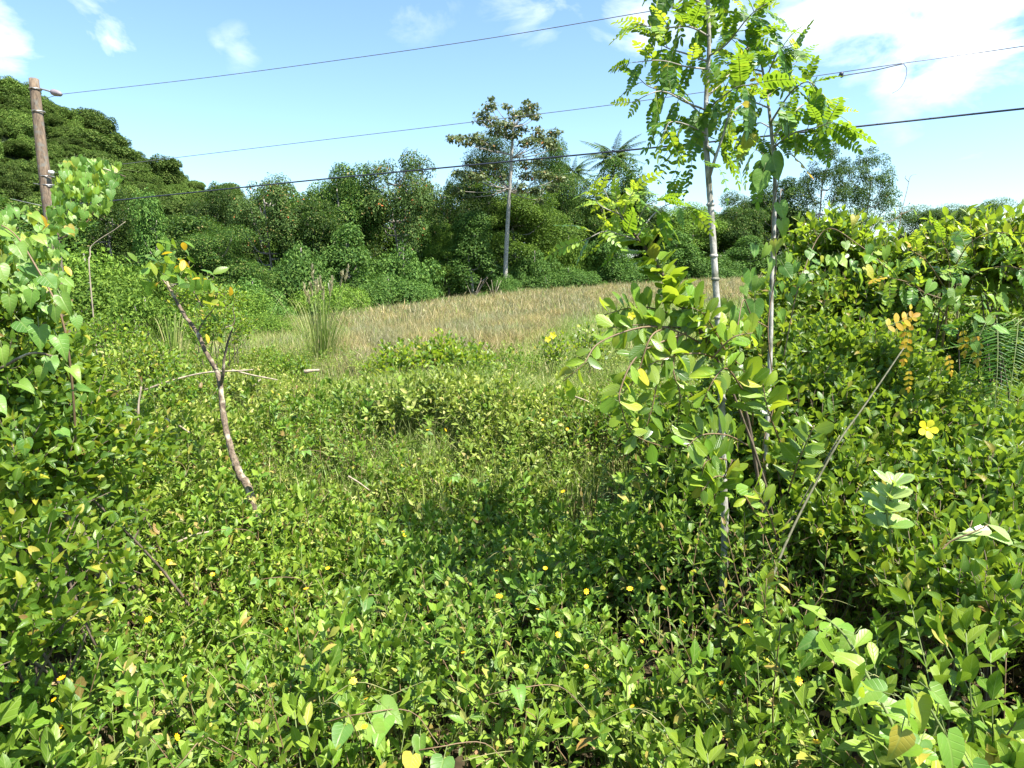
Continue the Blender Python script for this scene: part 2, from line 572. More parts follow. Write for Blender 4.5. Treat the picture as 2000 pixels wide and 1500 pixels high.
def shoots(base, dirs, length, nodes, leafL, geo, pair=True, spread=0.95, r=None, tipcluster=True, hang=0.0):
    """leafy twigs: leaf transforms along N twigs. Returns pos, R, scale arrays"""
    r = r or rng
    P0, Rr, Sc = [], [], []
    for b, d, L in zip(base, dirs, length):
        d = unit(d)
        s = unit(np.cross(d, r.normal(size=3)))
        t2 = np.cross(d, s)
        for k in range(nodes):
            f = (k + .7) / nodes
            ang = k * (math.pi / 2 if pair else 2.4) + r.uniform(-.3, .3)
            for q in ((0, math.pi) if pair else (0,)):
                side = s * math.cos(ang + q) + t2 * math.sin(ang + q)
                sp = spread * (1.05 - .55 * f if tipcluster else 1)
                ld = unit(d * math.cos(sp) + side * math.sin(sp) + np.array([0, 0, -hang]) + r.normal(size=3) * .12)
                P0.append(b + d * L * f)
                Rr.append((ld, d + r.normal(size=3) * .25))
                Sc.append(leafL * r.uniform(.7, 1.15) * (1 - .28 * f))
    ld = np.array([q[0] for q in Rr])
    nn = np.array([q[1] for q in Rr])
    return np.array(P0), frames(ld, nn), np.array(Sc)


def sprig_mesh(name, seed, H, nodes, leafL, geo, mat, stemmat, lean=.3, spread=1.0, sr=.0018):
    r = np.random.default_rng(seed)
    top = np.array([r.uniform(-lean, lean) * H, r.uniform(-lean, lean) * H, H])
    mid = np.array([top[0] * .2, top[1] * .2, H * .5])
    st = tube([(0, 0, -H * .6), mid * .5, mid, top * .98], sr, sr * .6, 4, 3)
    c = spline([(0, 0, 0), mid, top], 5)
    ps, ds, ns, sc = [], [], [], []
    for k in range(nodes):
        f = .15 + .85 * (k + 1) / nodes
        i = min(int(f * (len(c) - 1)), len(c) - 2)
        d = unit(c[i + 1] - c[i])
        s = unit(np.cross(d, [math.cos(k * 1.57 + seed), math.sin(k * 1.57 + seed), 0.1]))
        for q in (1, -1):
            sp = spread * (1.1 - .6 * f) + r.uniform(-.15, .25)
            ds.append(d * math.cos(sp) + s * q * math.sin(sp) + r.normal(size=3) * .1)
            ns.append(d + r.normal(size=3) * .2)
            ps.append(c[i] + (c[i + 1] - c[i]) * r.uniform(0, .4))
            sc.append(leafL * (1.05 - .3 * f) * r.uniform(.8, 1.2))
    d = unit(c[-1] - c[-2])
    for k in range(3):
        s = np.array([math.cos(k * 2.1), math.sin(k * 2.1), 0])
        ds.append(d + s * .35)
        ns.append(s * -1 + d * .4)
        ps.append(c[-1])
        sc.append(leafL * r.uniform(.4, .7))
    lv = repeat(geo, np.array(ps), frames(np.array(ds), np.array(ns)), np.array(sc))
    g = merge(lv, st)
    mi = np.concatenate([np.zeros(len(lv.tot)), np.ones(len(st.tot))])
    return to_mesh(name, g, [mat, stemmat], True, mi)


def compound_geo(pairs, L, lL, lW, arch=.25, r=None, leaf=None, taper=True, angle=1.1, hangleaf=.0, rach=.0018):
    """pinnate leaf: rachis along +y arching down, leaflets in pairs"""
    r = r or rng
    leaf = leaf or L_leaflet
    t = np.linspace(0, 1, 7)
    c = np.stack([r.uniform(-.05, .05) * L * t * t, L * t * (1 - .12 * arch), -arch * L * t * t], 1)
    rc = tube(c, rach, rach * .5, 4, 1)
    ps, ds, ns, sc = [], [], [], []
    for k in range(pairs):
        f = .16 + .80 * k / (pairs - 1)
        p = np.array([np.interp(f, t, c[:, j]) for j in range(3)])
        T = unit(np.array([np.interp(min(f + .05, 1), t, c[:, j]) for j in range(3)]) - np.array([np.interp(f - .05, t, c[:, j]) for j in range(3)]))
        up = unit(np.cross([1, 0, 0], T))
        tp = (0.75 + .45 * math.sin(math.pi * min(1, f * 1.1))) if taper else 1
        if pairs > 14:
            tp = 1.15 * (1 - f) ** .6 + .12
        for q in (-1, 1):
            a = angle + r.uniform(-.15, .15)
            ds.append(T * math.cos(a) + np.array([q, 0, 0]) * math.sin(a) + up * (r.uniform(-.15, .15) - hangleaf))
            ns.append(up + r.normal(size=3) * .18)
            ps.append(p)
            sc.append(lL * tp * r.uniform(.88, 1.1))
    T = unit(c[-1] - c[-2])
    ds.append(T)
    ns.append(np.cross([1, 0, 0], T))
    ps.append(c[-1])
    sc.append(lL * (1.0 if pairs <= 14 else .2))
    sc = np.array(sc)
    wfac = lW / lL / .5
    lv = repeat(leaf, np.array(ps), frames(np.array(ds), np.array(ns)), np.stack([sc * wfac, sc, sc], 1))
    return lv, rc


def compound_mesh(name, mat, stemmat, **k):
    lv, rc = compound_geo(**k)
    g = merge(lv, rc)
    return to_mesh(name, g, [mat, stemmat], True, np.concatenate([np.zeros(len(lv.tot)), np.ones(len(rc.tot))]))


def leaf_mesh(name, geo, mat, petiole=.3, stem=None):
    """single leaf of length 1 with a stalk, for placing one by one"""
    st = tube([(0, -petiole, .02), (0, -petiole * .5, .0), (0, 0.0, 0)], .022, .018, 4, 2)
    g = merge(geo, st)
    return to_mesh(name, g, [mat, stem or m_stem], True, np.concatenate([np.zeros(len(geo.tot)), np.ones(len(st.tot))]))


def put(name, me, pos, d, n, sc, parent, label=None, kind=None):
    """one object with y along d and z near n, below a thing that sits at parent.location"""
    R = frames(np.array([d], float), np.array([n], float))[0]
    m = Matrix(R.tolist()).to_4x4()
    sc = (sc, sc, sc) if np.isscalar(sc) else sc
    m = m @ Matrix.Diagonal((*[float(q) for q in sc], 1))
    loc = np.array(pos) - (np.array(parent.location) if parent is not None else 0)
    m.translation = Vector([float(q) for q in loc])
    o = link(name, me, parent, kind)
    o.matrix_local = m
    if label:
        o['label'] = label
    return o


def local(g, parent):
    g.V = g.V - np.array(parent.location)
    return g


# ------------------------------------------------------------------ scatter (only for stuff)
def scatter_group():
    ng = bpy.data.node_groups.new('scatter', 'GeometryNodeTree')
    ng.interface.new_socket('Geometry', in_out='INPUT', socket_type='NodeSocketGeometry')
    ng.interface.new_socket('Collection', in_out='INPUT', socket_type='NodeSocketCollection')
    ng.interface.new_socket('Geometry', in_out='OUTPUT', socket_type='NodeSocketGeometry')
    gi, go = ng.nodes.new('NodeGroupInput'), ng.nodes.new('NodeGroupOutput')
    ci = ng.nodes.new('GeometryNodeCollectionInfo')
    ci.inputs['Separate Children'].default_value = True
    ci.inputs['Reset Children'].default_value = True
    ip = ng.nodes.new('GeometryNodeInstanceOnPoints')
    ip.inputs['Pick Instance'].default_value = True

    def att(nm, ty):
        n = ng.nodes.new('GeometryNodeInputNamedAttribute')
        n.data_type = ty
        n.inputs['Name'].default_value = nm
        return n.outputs['Attribute']
    L = ng.links
    L.new(gi.outputs['Geometry'], ip.inputs['Points'])
    L.new(gi.outputs['Collection'], ci.inputs['Collection'])
    L.new(ci.outputs[0], ip.inputs['Instance'])
    L.new(att('idx', 'INT'), ip.inputs['Instance Index'])
    L.new(att('rot', 'FLOAT_VECTOR'), ip.inputs['Rotation'])
    L.new(att('scl', 'FLOAT_VECTOR'), ip.inputs['Scale'])
    L.new(ip.outputs[0], go.inputs[0])
    return ng


SCAT = scatter_group()


def scatter(name, pts, rots, scl, idx, meshes, label, cat, parent=None, kind='stuff'):
    cc = bpy.data.collections.new(name + '_kinds')
    for i, me in enumerate(meshes):
        cc.objects.link(bpy.data.objects.new('%s_%02d' % (name, i), me))
    me = bpy.data.meshes.new(name)
    n = len(pts)
    me.vertices.add(n)
    me.vertices.foreach_set('co', np.asarray(pts, np.float32).ravel())
    scl = np.asarray(scl, float)
    if scl.ndim == 1:
        scl = np.repeat(scl[:, None], 3, 1)
    for nm, ty, arr, key in (('rot', 'FLOAT_VECTOR', rots, 'vector'), ('scl', 'FLOAT_VECTOR', scl, 'vector'), ('idx', 'INT', idx, 'value')):
        at = me.attributes.new(nm, ty, 'POINT')
        at.data.foreach_set(key, np.asarray(arr, np.int32 if ty == 'INT' else np.float32).ravel())
    me.update()
    o = link(name, me, parent, kind)
    if parent is None:
        tag(o, label, cat)
    md = o.modifiers.new('scatter', 'NODES')
    md.node_group = SCAT
    for it in SCAT.interface.items_tree:
        if it.in_out == 'INPUT' and it.name == 'Collection':
            md[it.identifier] = cc
    return o


def wedge(n, y0, y1, margin=1.2, r=None, half=0.80):
    """random points on the ground in front of the camera, even per square metre"""
    r = r or rng
    y = np.sqrt(r.uniform(y0 ** 2, y1 ** 2, n))
    x = r.uniform(-1, 1, n) * (half * y + margin)
    return x, y

# ================================================================== GROUND
def ground_mat():
    m = bpy.data.materials.new('ground_soil_and_litter')
    m.use_nodes = True
    nt = m.node_tree
    p = nt.nodes['Principled BSDF']
    g = nt.nodes.new('ShaderNodeNewGeometry')
    n1 = nt.nodes.new('ShaderNodeTexNoise')
    n1.inputs['Scale'].default_value = 9
    n1.inputs['Detail'].default_value = 8
    n1.inputs['Roughness'].default_value = .7
    nt.links.new(g.outputs['Position'], n1.inputs['Vector'])
    soil = ramp(nt, n1.outputs[0], [(.35, (.025, .022, .012)), (.55, (.06, .045, .025)), (.7, (.12, .10, .05))])
    hay = ramp(nt, n1.outputs[0], [(.3, (.13, .12, .05)), (.5, (.26, .21, .10)), (.7, (.38, .31, .16))])
    sp = nt.nodes.new('ShaderNodeSeparateXYZ')
    nt.links.new(g.outputs['Position'], sp.inputs[0])
    f = M_(nt, 'MULTIPLY', M_(nt, 'SUBTRACT', sp.outputs[1], 7.0), .3, True)
    moss = ramp(nt, n1.outputs[0], [(.3, (.05, .08, .018)), (.7, (.13, .17, .05))])
    c = mixc(nt, f, soil, moss)
    e = M_(nt, 'SUBTRACT', sp.outputs[1], M_(nt, 'MINIMUM', M_(nt, 'ADD', M_(nt, 'MULTIPLY', sp.outputs[0], 3.8), 12.8), 25.0))
    e = M_(nt, 'MULTIPLY', M_(nt, 'MULTIPLY', e, .35, True), f)
    c = mixc(nt, e, c, hay)
    nt.links.new(c, p.inputs['Base Color'])
    p.inputs['Roughness'].default_value = 1
    p.inputs['Specular IOR Level'].default_value = .1
    return m


def grid(xs, ys, zf):
    X, Y = np.meshgrid(xs, ys)
    Z = zf(X, Y)
    V = np.stack([X, Y, Z], -1).reshape(-1, 3)
    nx = len(xs)
    F = [(j * nx + i, j * nx + i + 1, (j + 1) * nx + i + 1, (j + 1) * nx + i) for j in range(len(ys) - 1) for i in range(nx - 1)]
    return Geo(V, F, V[:, :2] * .1)


def spaced(a, b, n, p=2.2):
    t = np.linspace(-1, 1, n)
    return np.sign(t) * np.abs(t) ** p * max(abs(a), abs(b))


gnd = grid(spaced(-900, 900, 110, 3), np.concatenate([np.linspace(-30, -1, 12), np.linspace(0, 60, 110), 60 + 1400 * np.linspace(0.01, 1, 22) ** 2]), gz)
tag(link('ground', to_mesh('ground', gnd, ground_mat()), kind='structure'), 'dark soil under the plants, straw coloured in the field')


# ================================================================== HILL
def hill_h(x, y):
    # ridge falls from left to right; steepest towards the camera
    a = np.interp(x, [-420, -300, -200, -150, -127, -114, -101, -89, -76, -68, -50, -40], [125, 112, 76, 52, 41.0, 35, 28.5, 23.5, 18.5, 15.5, 9, 3])
    g = sstep(62, 165, y) ** .85 * (1 - .55 * sstep(175, 320, y))
    n = vnoise(x * .035, y * .035, 31) * 5 + vnoise(x * .09, y * .09, 32) * 2.0
    return (a + n * sstep(5, 40, a) - 2.5) * g - 3.5 * (1 - g)


hx = np.linspace(-420, -38, 80)
hy = np.linspace(58, 330, 56)
hill = grid(hx, hy, hill_h)
m_hillsoil = plain_mat('hill_soil', (.03, .05, .012), 1.0)
tag(link('hill', to_mesh('hill', hill, m_hillsoil), kind='structure'), 'steep hillside rising to the left behind the trees')


# ================================================================== TREES
DENS = 1.45

def clump_leaves(centers, radii, n_per, leafL, geo, r, flat=.75, under=.35, upb=.7, droop=.15, shell=.45):
    """leaf transforms over ellipsoidal clumps, uneven shells with a few inner leaves"""
    ps, ds, ns, sc = [], [], [], []
    for c, rr in zip(centers, radii):
        rr = np.array(rr, float)
        n = int(n_per * DENS * (rr[0] * rr[1]) / .64)
        u = rdir(n, r)
        keep = (u[:, 2] > -.25) | (r.random(n) < under)
        u = u[keep]
        q = shell + (1 - shell) * r.random(len(u)) ** .45
        q *= 1 + .30 * (vnoise(u[:, 0] * 2.3 + c[0], u[:, 1] * 2.3 + u[:, 2] * 2, 5) - .5)
        p = c + u * q[:, None] * rr * np.array([1, 1, flat])
        nrm = unit(u * .8 + np.array([0, 0, upb]) + r.normal(size=u.shape) * .45)
        d = np.cross(nrm, r.normal(size=u.shape)) + np.array([0, 0, -droop]) + u * .3
        ps.append(p)
        ds.append(d)
        ns.append(nrm)
        sc.append(leafL * r.uniform(.6, 1.3, len(u)))
    return repeat(geo, np.concatenate(ps), frames(np.concatenate(ds), np.concatenate(ns)), np.concatenate(sc))


def tree_kind(name, seed, W, H, trunkH, nclump, n_per, leafL, mat, geo=None, style='dense', cr=None, bark=None, trunk_r=.14):
    """trunk mesh and crown mesh; the tree stands at the origin"""
    r = np.random.default_rng(seed)
    geo = geo or L_kite
    cs, rs = [], []
    cr = cr or W * .17
    for k in range(nclump):
        u = rdir(1, r)[0]
        if style == 'layered':
            lev = r.integers(0, 5)
            zz = trunkH + (H - trunkH) * (.12 + .80 * lev / 4) + r.normal() * .38
            rad = W * .5 * (1.05 - .55 * lev / 4) * math.sqrt(r.uniform(.05, 1))
            an = r.uniform(0, 6.28)
            c = np.array([math.cos(an) * rad, math.sin(an) * rad, zz + rad * .08])
            rr = np.array([cr * 1.05, cr * 1.05, cr * .62]) * r.uniform(.55, 1.25)
        elif style == 'tower':
            f = r.random()
            an = r.uniform(0, 6.28)
            rad = W * .5 * (.75 + .25 * math.sin(f * 9 + seed)) * (1 - f ** 3 * .7) * r.uniform(.45, .9)
            c = np.array([math.cos(an) * rad, math.sin(an) * rad, .3 + (H - .5) * f])
            rr = np.array([cr, cr, cr * 1.1]) * r.uniform(.7, 1.25)
        elif style == 'mound':
            u[2] = abs(u[2])
            q = r.uniform(.55, .95)
            c = u * q * np.array([W * .5, W * .5, H - cr * .8])
            c[2] = max(c[2], .25)
            rr = np.array([cr, cr, cr * .9]) * r.uniform(.7, 1.25)
        else:
            u[2] = u[2] * .95 + .05
            q = r.uniform(.45, .95) ** .7
            zc = (trunkH + H) * .5
            c = np.array([0, 0, zc]) + u * q * np.array([W * .5 - cr * .5, W * .5 - cr * .5, (H - trunkH) * .5 - cr * .4])
            c += r.normal(size=3) * .12 * W * .3
            rr = np.array([cr, cr, cr * .8]) * r.uniform(.6, 1.25)
        cs.append(c)
        rs.append(rr)
    lv = clump_leaves(cs, rs, n_per, leafL, geo, r, flat=1.0, under=.3 if style != 'layered' else .5, droop=.5 if style in ('tower', 'mound') else .15,
                      upb=.25 if style in ('tower', 'mound') else .7)
    lean = r.normal(size=2) * .05 * H
    tp = np.array([lean[0], lean[1], H * .82])
    path = [np.array([0, 0, -.6]), np.array([lean[0] * .1, lean[1] * .1, H * .2]), tp * np.array([.5, .5, .55]), tp]
    g = [tube(path, trunk_r, trunk_r * .3, 7, 5, .08)]
    cc = spline(path, 8)
    for c in cs[:: max(1, nclump // 16)]:
        b = cc[np.argmin(np.abs(cc[:, 2] - max(c[2] - .45 * math.hypot(c[0], c[1]) - .4, .3)))]
        m = (b + c) / 2 + np.array([0, 0, -.08 * W])
        g.append(tube([b, m, c], trunk_r * .42, trunk_r * .12, 5, 4))
    return to_mesh(name + '_trunk', merge(*g), bark or m_bark_grey), to_mesh(name + '_crown', lv, mat, False), (W, H)


KINDS_T = {
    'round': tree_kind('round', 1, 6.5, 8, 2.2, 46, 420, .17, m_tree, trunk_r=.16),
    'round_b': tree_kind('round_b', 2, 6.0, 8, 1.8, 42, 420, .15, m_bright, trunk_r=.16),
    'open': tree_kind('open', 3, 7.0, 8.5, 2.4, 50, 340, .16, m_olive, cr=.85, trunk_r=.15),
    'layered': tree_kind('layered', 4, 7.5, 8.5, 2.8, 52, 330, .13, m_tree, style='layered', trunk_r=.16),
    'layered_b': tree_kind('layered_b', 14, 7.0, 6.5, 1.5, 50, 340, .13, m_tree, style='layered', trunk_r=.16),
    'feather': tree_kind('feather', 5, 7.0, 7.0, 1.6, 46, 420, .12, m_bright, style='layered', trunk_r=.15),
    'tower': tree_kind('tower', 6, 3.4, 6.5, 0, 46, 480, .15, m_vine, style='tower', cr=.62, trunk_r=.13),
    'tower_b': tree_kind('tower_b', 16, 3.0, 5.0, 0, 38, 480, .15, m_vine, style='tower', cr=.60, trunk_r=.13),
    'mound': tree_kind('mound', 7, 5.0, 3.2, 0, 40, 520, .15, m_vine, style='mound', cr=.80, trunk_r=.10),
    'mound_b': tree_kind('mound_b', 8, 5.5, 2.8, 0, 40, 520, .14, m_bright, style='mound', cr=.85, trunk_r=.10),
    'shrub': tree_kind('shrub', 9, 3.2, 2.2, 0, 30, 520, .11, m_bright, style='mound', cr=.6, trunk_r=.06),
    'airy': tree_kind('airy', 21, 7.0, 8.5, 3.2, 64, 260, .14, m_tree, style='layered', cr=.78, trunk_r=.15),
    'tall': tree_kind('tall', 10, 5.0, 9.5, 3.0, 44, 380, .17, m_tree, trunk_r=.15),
}


def line_depth(u):
    return float(np.interp(u, [100, 300, 560, 650, 850, 1000, 1250, 1450, 1700, 2000], [30, 33, 36, 38, 43, 47, 53, 56, 60, 64]))


def tree(kind, u, vtop, wpx, dd, name, label, cat, group, rz=None):
    d = line_depth(u) + dd
    top = P(u, vtop, d)
    x, y = top[0], top[1]
    y = d * math.cos(PITCH) + (top[2] - CAM[2]) * 0  # depth to ground distance
    z0 = float(gz(x, y))
    H = top[2] - z0
    tm, cmh, (W0, H0) = KINDS_T[kind]
    sx = wpx / FPX * d / W0
    sz = H / H0 * 1.05
    o = empty(name, (x, y, z0), label, cat, group)
    o.rotation_euler = (0, 0, rz if rz is not None else random.uniform(0, 6.28))
    for nm, me in (('trunk', tm), ('crown', cmh)):
        c = link(nm, me, o, 'stuff' if nm == 'crown' else None)
        c.scale = (sx, sx, sz)
    return o


GT = 'trees along the far edge of the field'
GV = 'vine-covered bushes in front of the tree line'
T = [
    # kind, u, vtop, width px, extra depth, label
    ('round', 70, 395, 260, 2, 'dark bushy tree behind the wooden pole at the foot of the hill'),
    ('layered', 250, 400, 230, 7, 'dark flat-layered tree at the hill foot, under the lowest cable end'),
    ('round', 395, 425, 200, 6, 'dark spreading tree between the hill and the far tree row'),
    ('tall', 445, 362, 85, 12, 'small thin-crowned tree standing up against the sky right of the hill'),
    ('open', 548, 352, 170, 5, 'olive broad tree at the left end of the sky-lined tree row'),
    ('round', 620, 392, 150, 3, 'rounded dark tree filling the dip left of the pointed dense tree'),
    ('tall', 690, 330, 130, 5, 'dense dark tree with a pointed top, crossed by the thick cable'),
    ('open', 795, 312, 175, 3, 'open-crowned tree with scattered orange leaves and a pale bare trunk'),
    ('tall', 872, 362, 70, 7, 'narrow wispy tree between the orange-leaved tree and the slim tall tree'),
    ('layered', 955, 318, 165, 6, 'dark layered tree directly behind the slim pale-trunked tree'),
    ('feather', 1010, 400, 220, 2, 'feathery bright green tree low behind the slim pale-trunked tree'),
    ('layered', 1075, 318, 130, 7, 'grey-green layered tree just right of the slim pale-trunked tree'),
    ('round', 1110, 400, 130, 8, 'dark rounded tree filling the gap left of the palm'),
    ('tall', 1200, 318, 120, 3, 'vine-hung dark tree standing in front of the palm fronds'),
    ('round', 1262, 408, 110, 8, 'rounded tree half hidden behind the leaning leafy shoot'),
    ('round_b', 1340, 405, 130, 4, 'leafy rounded tree seen left of the taller sapling trunk'),
    ('round', 1425, 408, 110, 3, 'small round dark tree between the two sapling trunks'),
    ('tall', 1495, 352, 110, 5, 'dark upright tree behind the thinner sapling trunk'),
    ('airy', 1575, 312, 135, 3, 'layered tree with an airy top, left one of the pair on the right'),
    ('airy', 1660, 328, 140, 5, 'broad airy layered tree, right one of the pair on the right'),
    ('layered_b', 1790, 425, 150, 12, 'low dark treetop above the right bushes, left of the palm-like one'),
    ('layered_b', 1880, 418, 130, 14, 'low treetop with spiky outline above the right bushes'),
    ('round_b', 1560, 430, 150, 5, 'bright lower tree under the airy pair on the right'),
]
# the back of the row: dense crowns that close the gaps between the trunks
BACK = ['left of the first sky-lined tree', 'under the first sky-lined tree', 'below the small thin-crowned tree', 'left of the olive broad tree', 'just under the olive broad tree', 'right of the olive broad tree',
        'left of the pointed dense tree', 'right of the pointed dense tree', 'left of the orange-leaved tree', 'right of the orange-leaved tree', 'left of the slim pale-trunked tree', 'exactly behind the slim pale trunk',
        'right of the slim pale-trunked tree', 'left of the vine-hung tree by the palm', 'right of the vine-hung tree by the palm', 'left of the taller sapling trunk', 'behind the taller sapling trunk', 'midway between the sapling trunks', 'just left of the thinner sapling trunk']
for i, u in enumerate(range(380, 1550, 62)):
    vt = float(np.interp(u, [380, 480, 560, 700, 850, 1000, 1120, 1260, 1400, 1560], [425, 405, 392, 385, 402, 395, 392, 425, 418, 420])) + random.uniform(-10, 12)
    T.append((['round', 'layered_b', 'round_b', 'tower'][i % 4], u, vt, 135, 11 + 3 * random.random(), 'dense back-row tree closing the gap ' + BACK[i]))
for k, u, vt, wp, dd, lb in T:
    tree(k, u, vt, wp, dd, 'tree', lb, 'tree', GT)
V = [
    ('tower', 318, 395, 95, -3, 'bright vine-smothered tree stump right of the leafy vine top'),
    ('mound_b', 200, 470, 260, -4, 'pale green bush mass below the wooden pole'),
    ('mound_b', 60, 500, 280, -6, 'dense green bush mass left of the wooden pole base'),
    ('layered_b', 440, 478, 190, -2, 'very dark layered bush left of the big vine mound'),
    ('mound', 500, 530, 160, -4, 'low dark vine mound above the tall grass clump'),
    ('mound', 600, 462, 170, 0, 'large vine mound above the seeding grass clump'),
    ('tower_b', 690, 455, 120, -1, 'upright vine-covered bush under the pointed dense tree'),
    ('mound', 790, 468, 170, 0, 'vine mound at the foot of the orange-leaved tree'),
    ('mound_b', 655, 540, 150, -4, 'low bright bush at the left corner of the dry field'),
    ('mound', 770, 528, 150, -4, 'low green bush on the field edge, second from its left corner'),
    ('tower', 925, 425, 110, -1, 'tall vine tower just left of the slim pale trunk'),
    ('feather', 880, 470, 120, 1, 'feathery bush leaning left of the vine tower'),
    ('mound', 1040, 478, 120, -1, 'vine mound just right of the slim pale trunk'),
    ('mound_b', 1110, 445, 120, 2, 'light green bush between the slim trunk and the palm tree'),
    ('tower_b', 1185, 455, 100, -1, 'vine tower under the palm, left of the leaning shoot'),
    ('mound', 1240, 505, 140, -3, 'low vine mound under the leaning shoot leaves'),
    ('mound', 1110, 515, 110, -4, 'small pale vine mound on the field edge left of the leaning shoot'),
    ('tower_b', 1310, 460, 110, -1, 'vine-draped bush left of the taller sapling trunk'),
    ('mound', 1390, 490, 120, -2, 'vine mound behind the taller sapling trunk'),
    ('tower_b', 1450, 470, 100, -1, 'vine-draped bush between the two saplings, on the far field edge'),
    ('mound', 1530, 480, 130, -2, 'vine mound right of the thinner sapling, on the far field edge'),
    ('mound', 1640, 470, 160, -2, 'vine mound behind the right bush, left half'),
    ('mound', 1780, 480, 200, 0, 'vine mound behind the right bush, right half'),
    ('mound', 1930, 470, 200, 0, 'vine mound at the far right behind the bushes'),
]
for k, u, vt, wp, dd, lb in V:
    tree(k, u, vt, wp, dd, 'vine_covered_bush', lb, 'bush', GV)

# nearer shrubs on the left slope, between the ground cover and the trees
GS = 'green shrubs on the left slope'
for k, u, vt, wp, d, lb in [
    ('shrub', 185, 520, 260, 15.0, 'dense green shrub behind the left vine thicket'),
    ('shrub', 290, 552, 200, 13.0, 'small-leaved shrub left of the leaning dead stem'),
    ('shrub', 60, 500, 260, 17.0, 'tall shrub at the left edge behind the vine thicket'),
    ('shrub', 395, 545, 190, 16.0, 'small-leaved shrub behind the leaning dead stem'),
    ('shrub', 345, 500, 200, 21.0, 'bright shrub behind the top of the leaning dead stem'),
    ('shrub', 150, 470, 240, 22.0, 'wide shrub on the slope below the pole'),
    ('shrub', 455, 590, 120, 19.0, 'low shrub right of the dead stem fork'),
    ('shrub', 500, 625, 110, 18.0, 'small low shrub left of the seeding grass clump'),
    ('shrub', 480, 560, 150, 26.0, 'shrub in front of the very dark layered bush'),
    ('shrub', 700, 600, 70, 30.0, 'small weed bush at the left tip of the dry field'),
]:
    top = P(u, vt, d)
    x, y = top[0], d
    z0 = float(gz(x, y))
    o = empty('shrub', (x, y, z0), lb, 'shrub', GS)
    o.rotation_euler = (0, 0, random.uniform(0, 6.28))
    tm, cmh, (W0, H0) = KINDS_T[k]
    for nm, me in (('stem', tm), ('foliage', cmh)):
        c = link(nm, me, o, 'stuff' if nm == 'foliage' else None)
        c.scale = (wp / FPX * d / W0,) * 2 + ((top[2] - z0) / H0,)

# low growth along the edge of the field, and beneath the trees
pts, sc, idx = [], [], []
for i in range(420):
    u = rng.uniform(-60, 1800)
    d = line_depth(u) - rng.uniform(3.0, 5.2) if u > 560 else rng.uniform(17, 34)
    x, y = (u - 1000) / FPX * d, d
    pts.append((x, y, float(gz(x, y)) - .15))
    sc.append(rng.uniform(.10, .30) * (1 if u > 560 else 1.6))
    idx.append(rng.integers(0, 3))
for i in range(170):
    u = rng.uniform(150, 2150)
    d = line_depth(u) + rng.uniform(5, 13)
    x, y = (u - 1000) / FPX * d, d
    pts.append((x, y, float(gz(x, y)) - .2))
    sc.append(rng.uniform(.85, 1.35))
    idx.append(rng.integers(0, 2))
n = len(pts)
scatter('undergrowth', pts, np.stack([np.zeros(n), np.zeros(n), rng.uniform(0, 6.28, n)], 1), np.array(sc), idx,
        [KINDS_T['mound'][1], KINDS_T['mound_b'][1], KINDS_T['shrub'][1]], 'weeds and bushes along the foot of the far tree line', 'undergrowth')

# the wood on the hill
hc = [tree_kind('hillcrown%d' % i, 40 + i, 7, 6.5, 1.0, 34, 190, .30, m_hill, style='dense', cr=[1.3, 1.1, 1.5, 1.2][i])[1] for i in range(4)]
gx, gy = np.meshgrid(np.arange(-260, -44, 3.3), np.arange(64, 190, 3.3))
gx = gx.ravel() + rng.uniform(-2, 2, gx.size)
gy = gy.ravel() + rng.uniform(-2, 2, gy.size)
keep = (gx > -.95 * gy - 25)
gx, gy = gx[keep], gy[keep]
hz = hill_h(gx, gy)
s = rng.uniform(.30, .85, len(gx)) + .45 * (rng.random(len(gx)) < .08)
hs = np.stack([s * rng.uniform(.75, 1.5, len(gx)), s * rng.uniform(.75, 1.5, len(gx)), s * rng.uniform(.7, 1.35, len(gx))], 1)
scatter('hillside_forest', np.stack([gx, gy, hz - .9], 1), np.stack([rng.normal(0, .08, len(gx)), rng.normal(0, .08, len(gx)), rng.uniform(0, 6.28, len(gx))], 1),
        hs, rng.integers(0, 4, len(gx)), hc, 'dense forest covering the steep hillside at the left', 'forest')
print('hill trees', len(gx))


# ---------------------------------------------------------------- slim tree with tiers
D = 43.0
b = P(987, 578, D)
x0, y0 = b[0], D
z0 = float(gz(x0, y0))
slim = empty('slim_tree', (x0, y0, z0), 'tall slim tree with a bare pale trunk and flat tiers of leaves', 'tree')


def Q(u, v, dd=0.0):
    q = P(u, v, D + dd)
    return np.array([q[0], D + dd, q[2]])


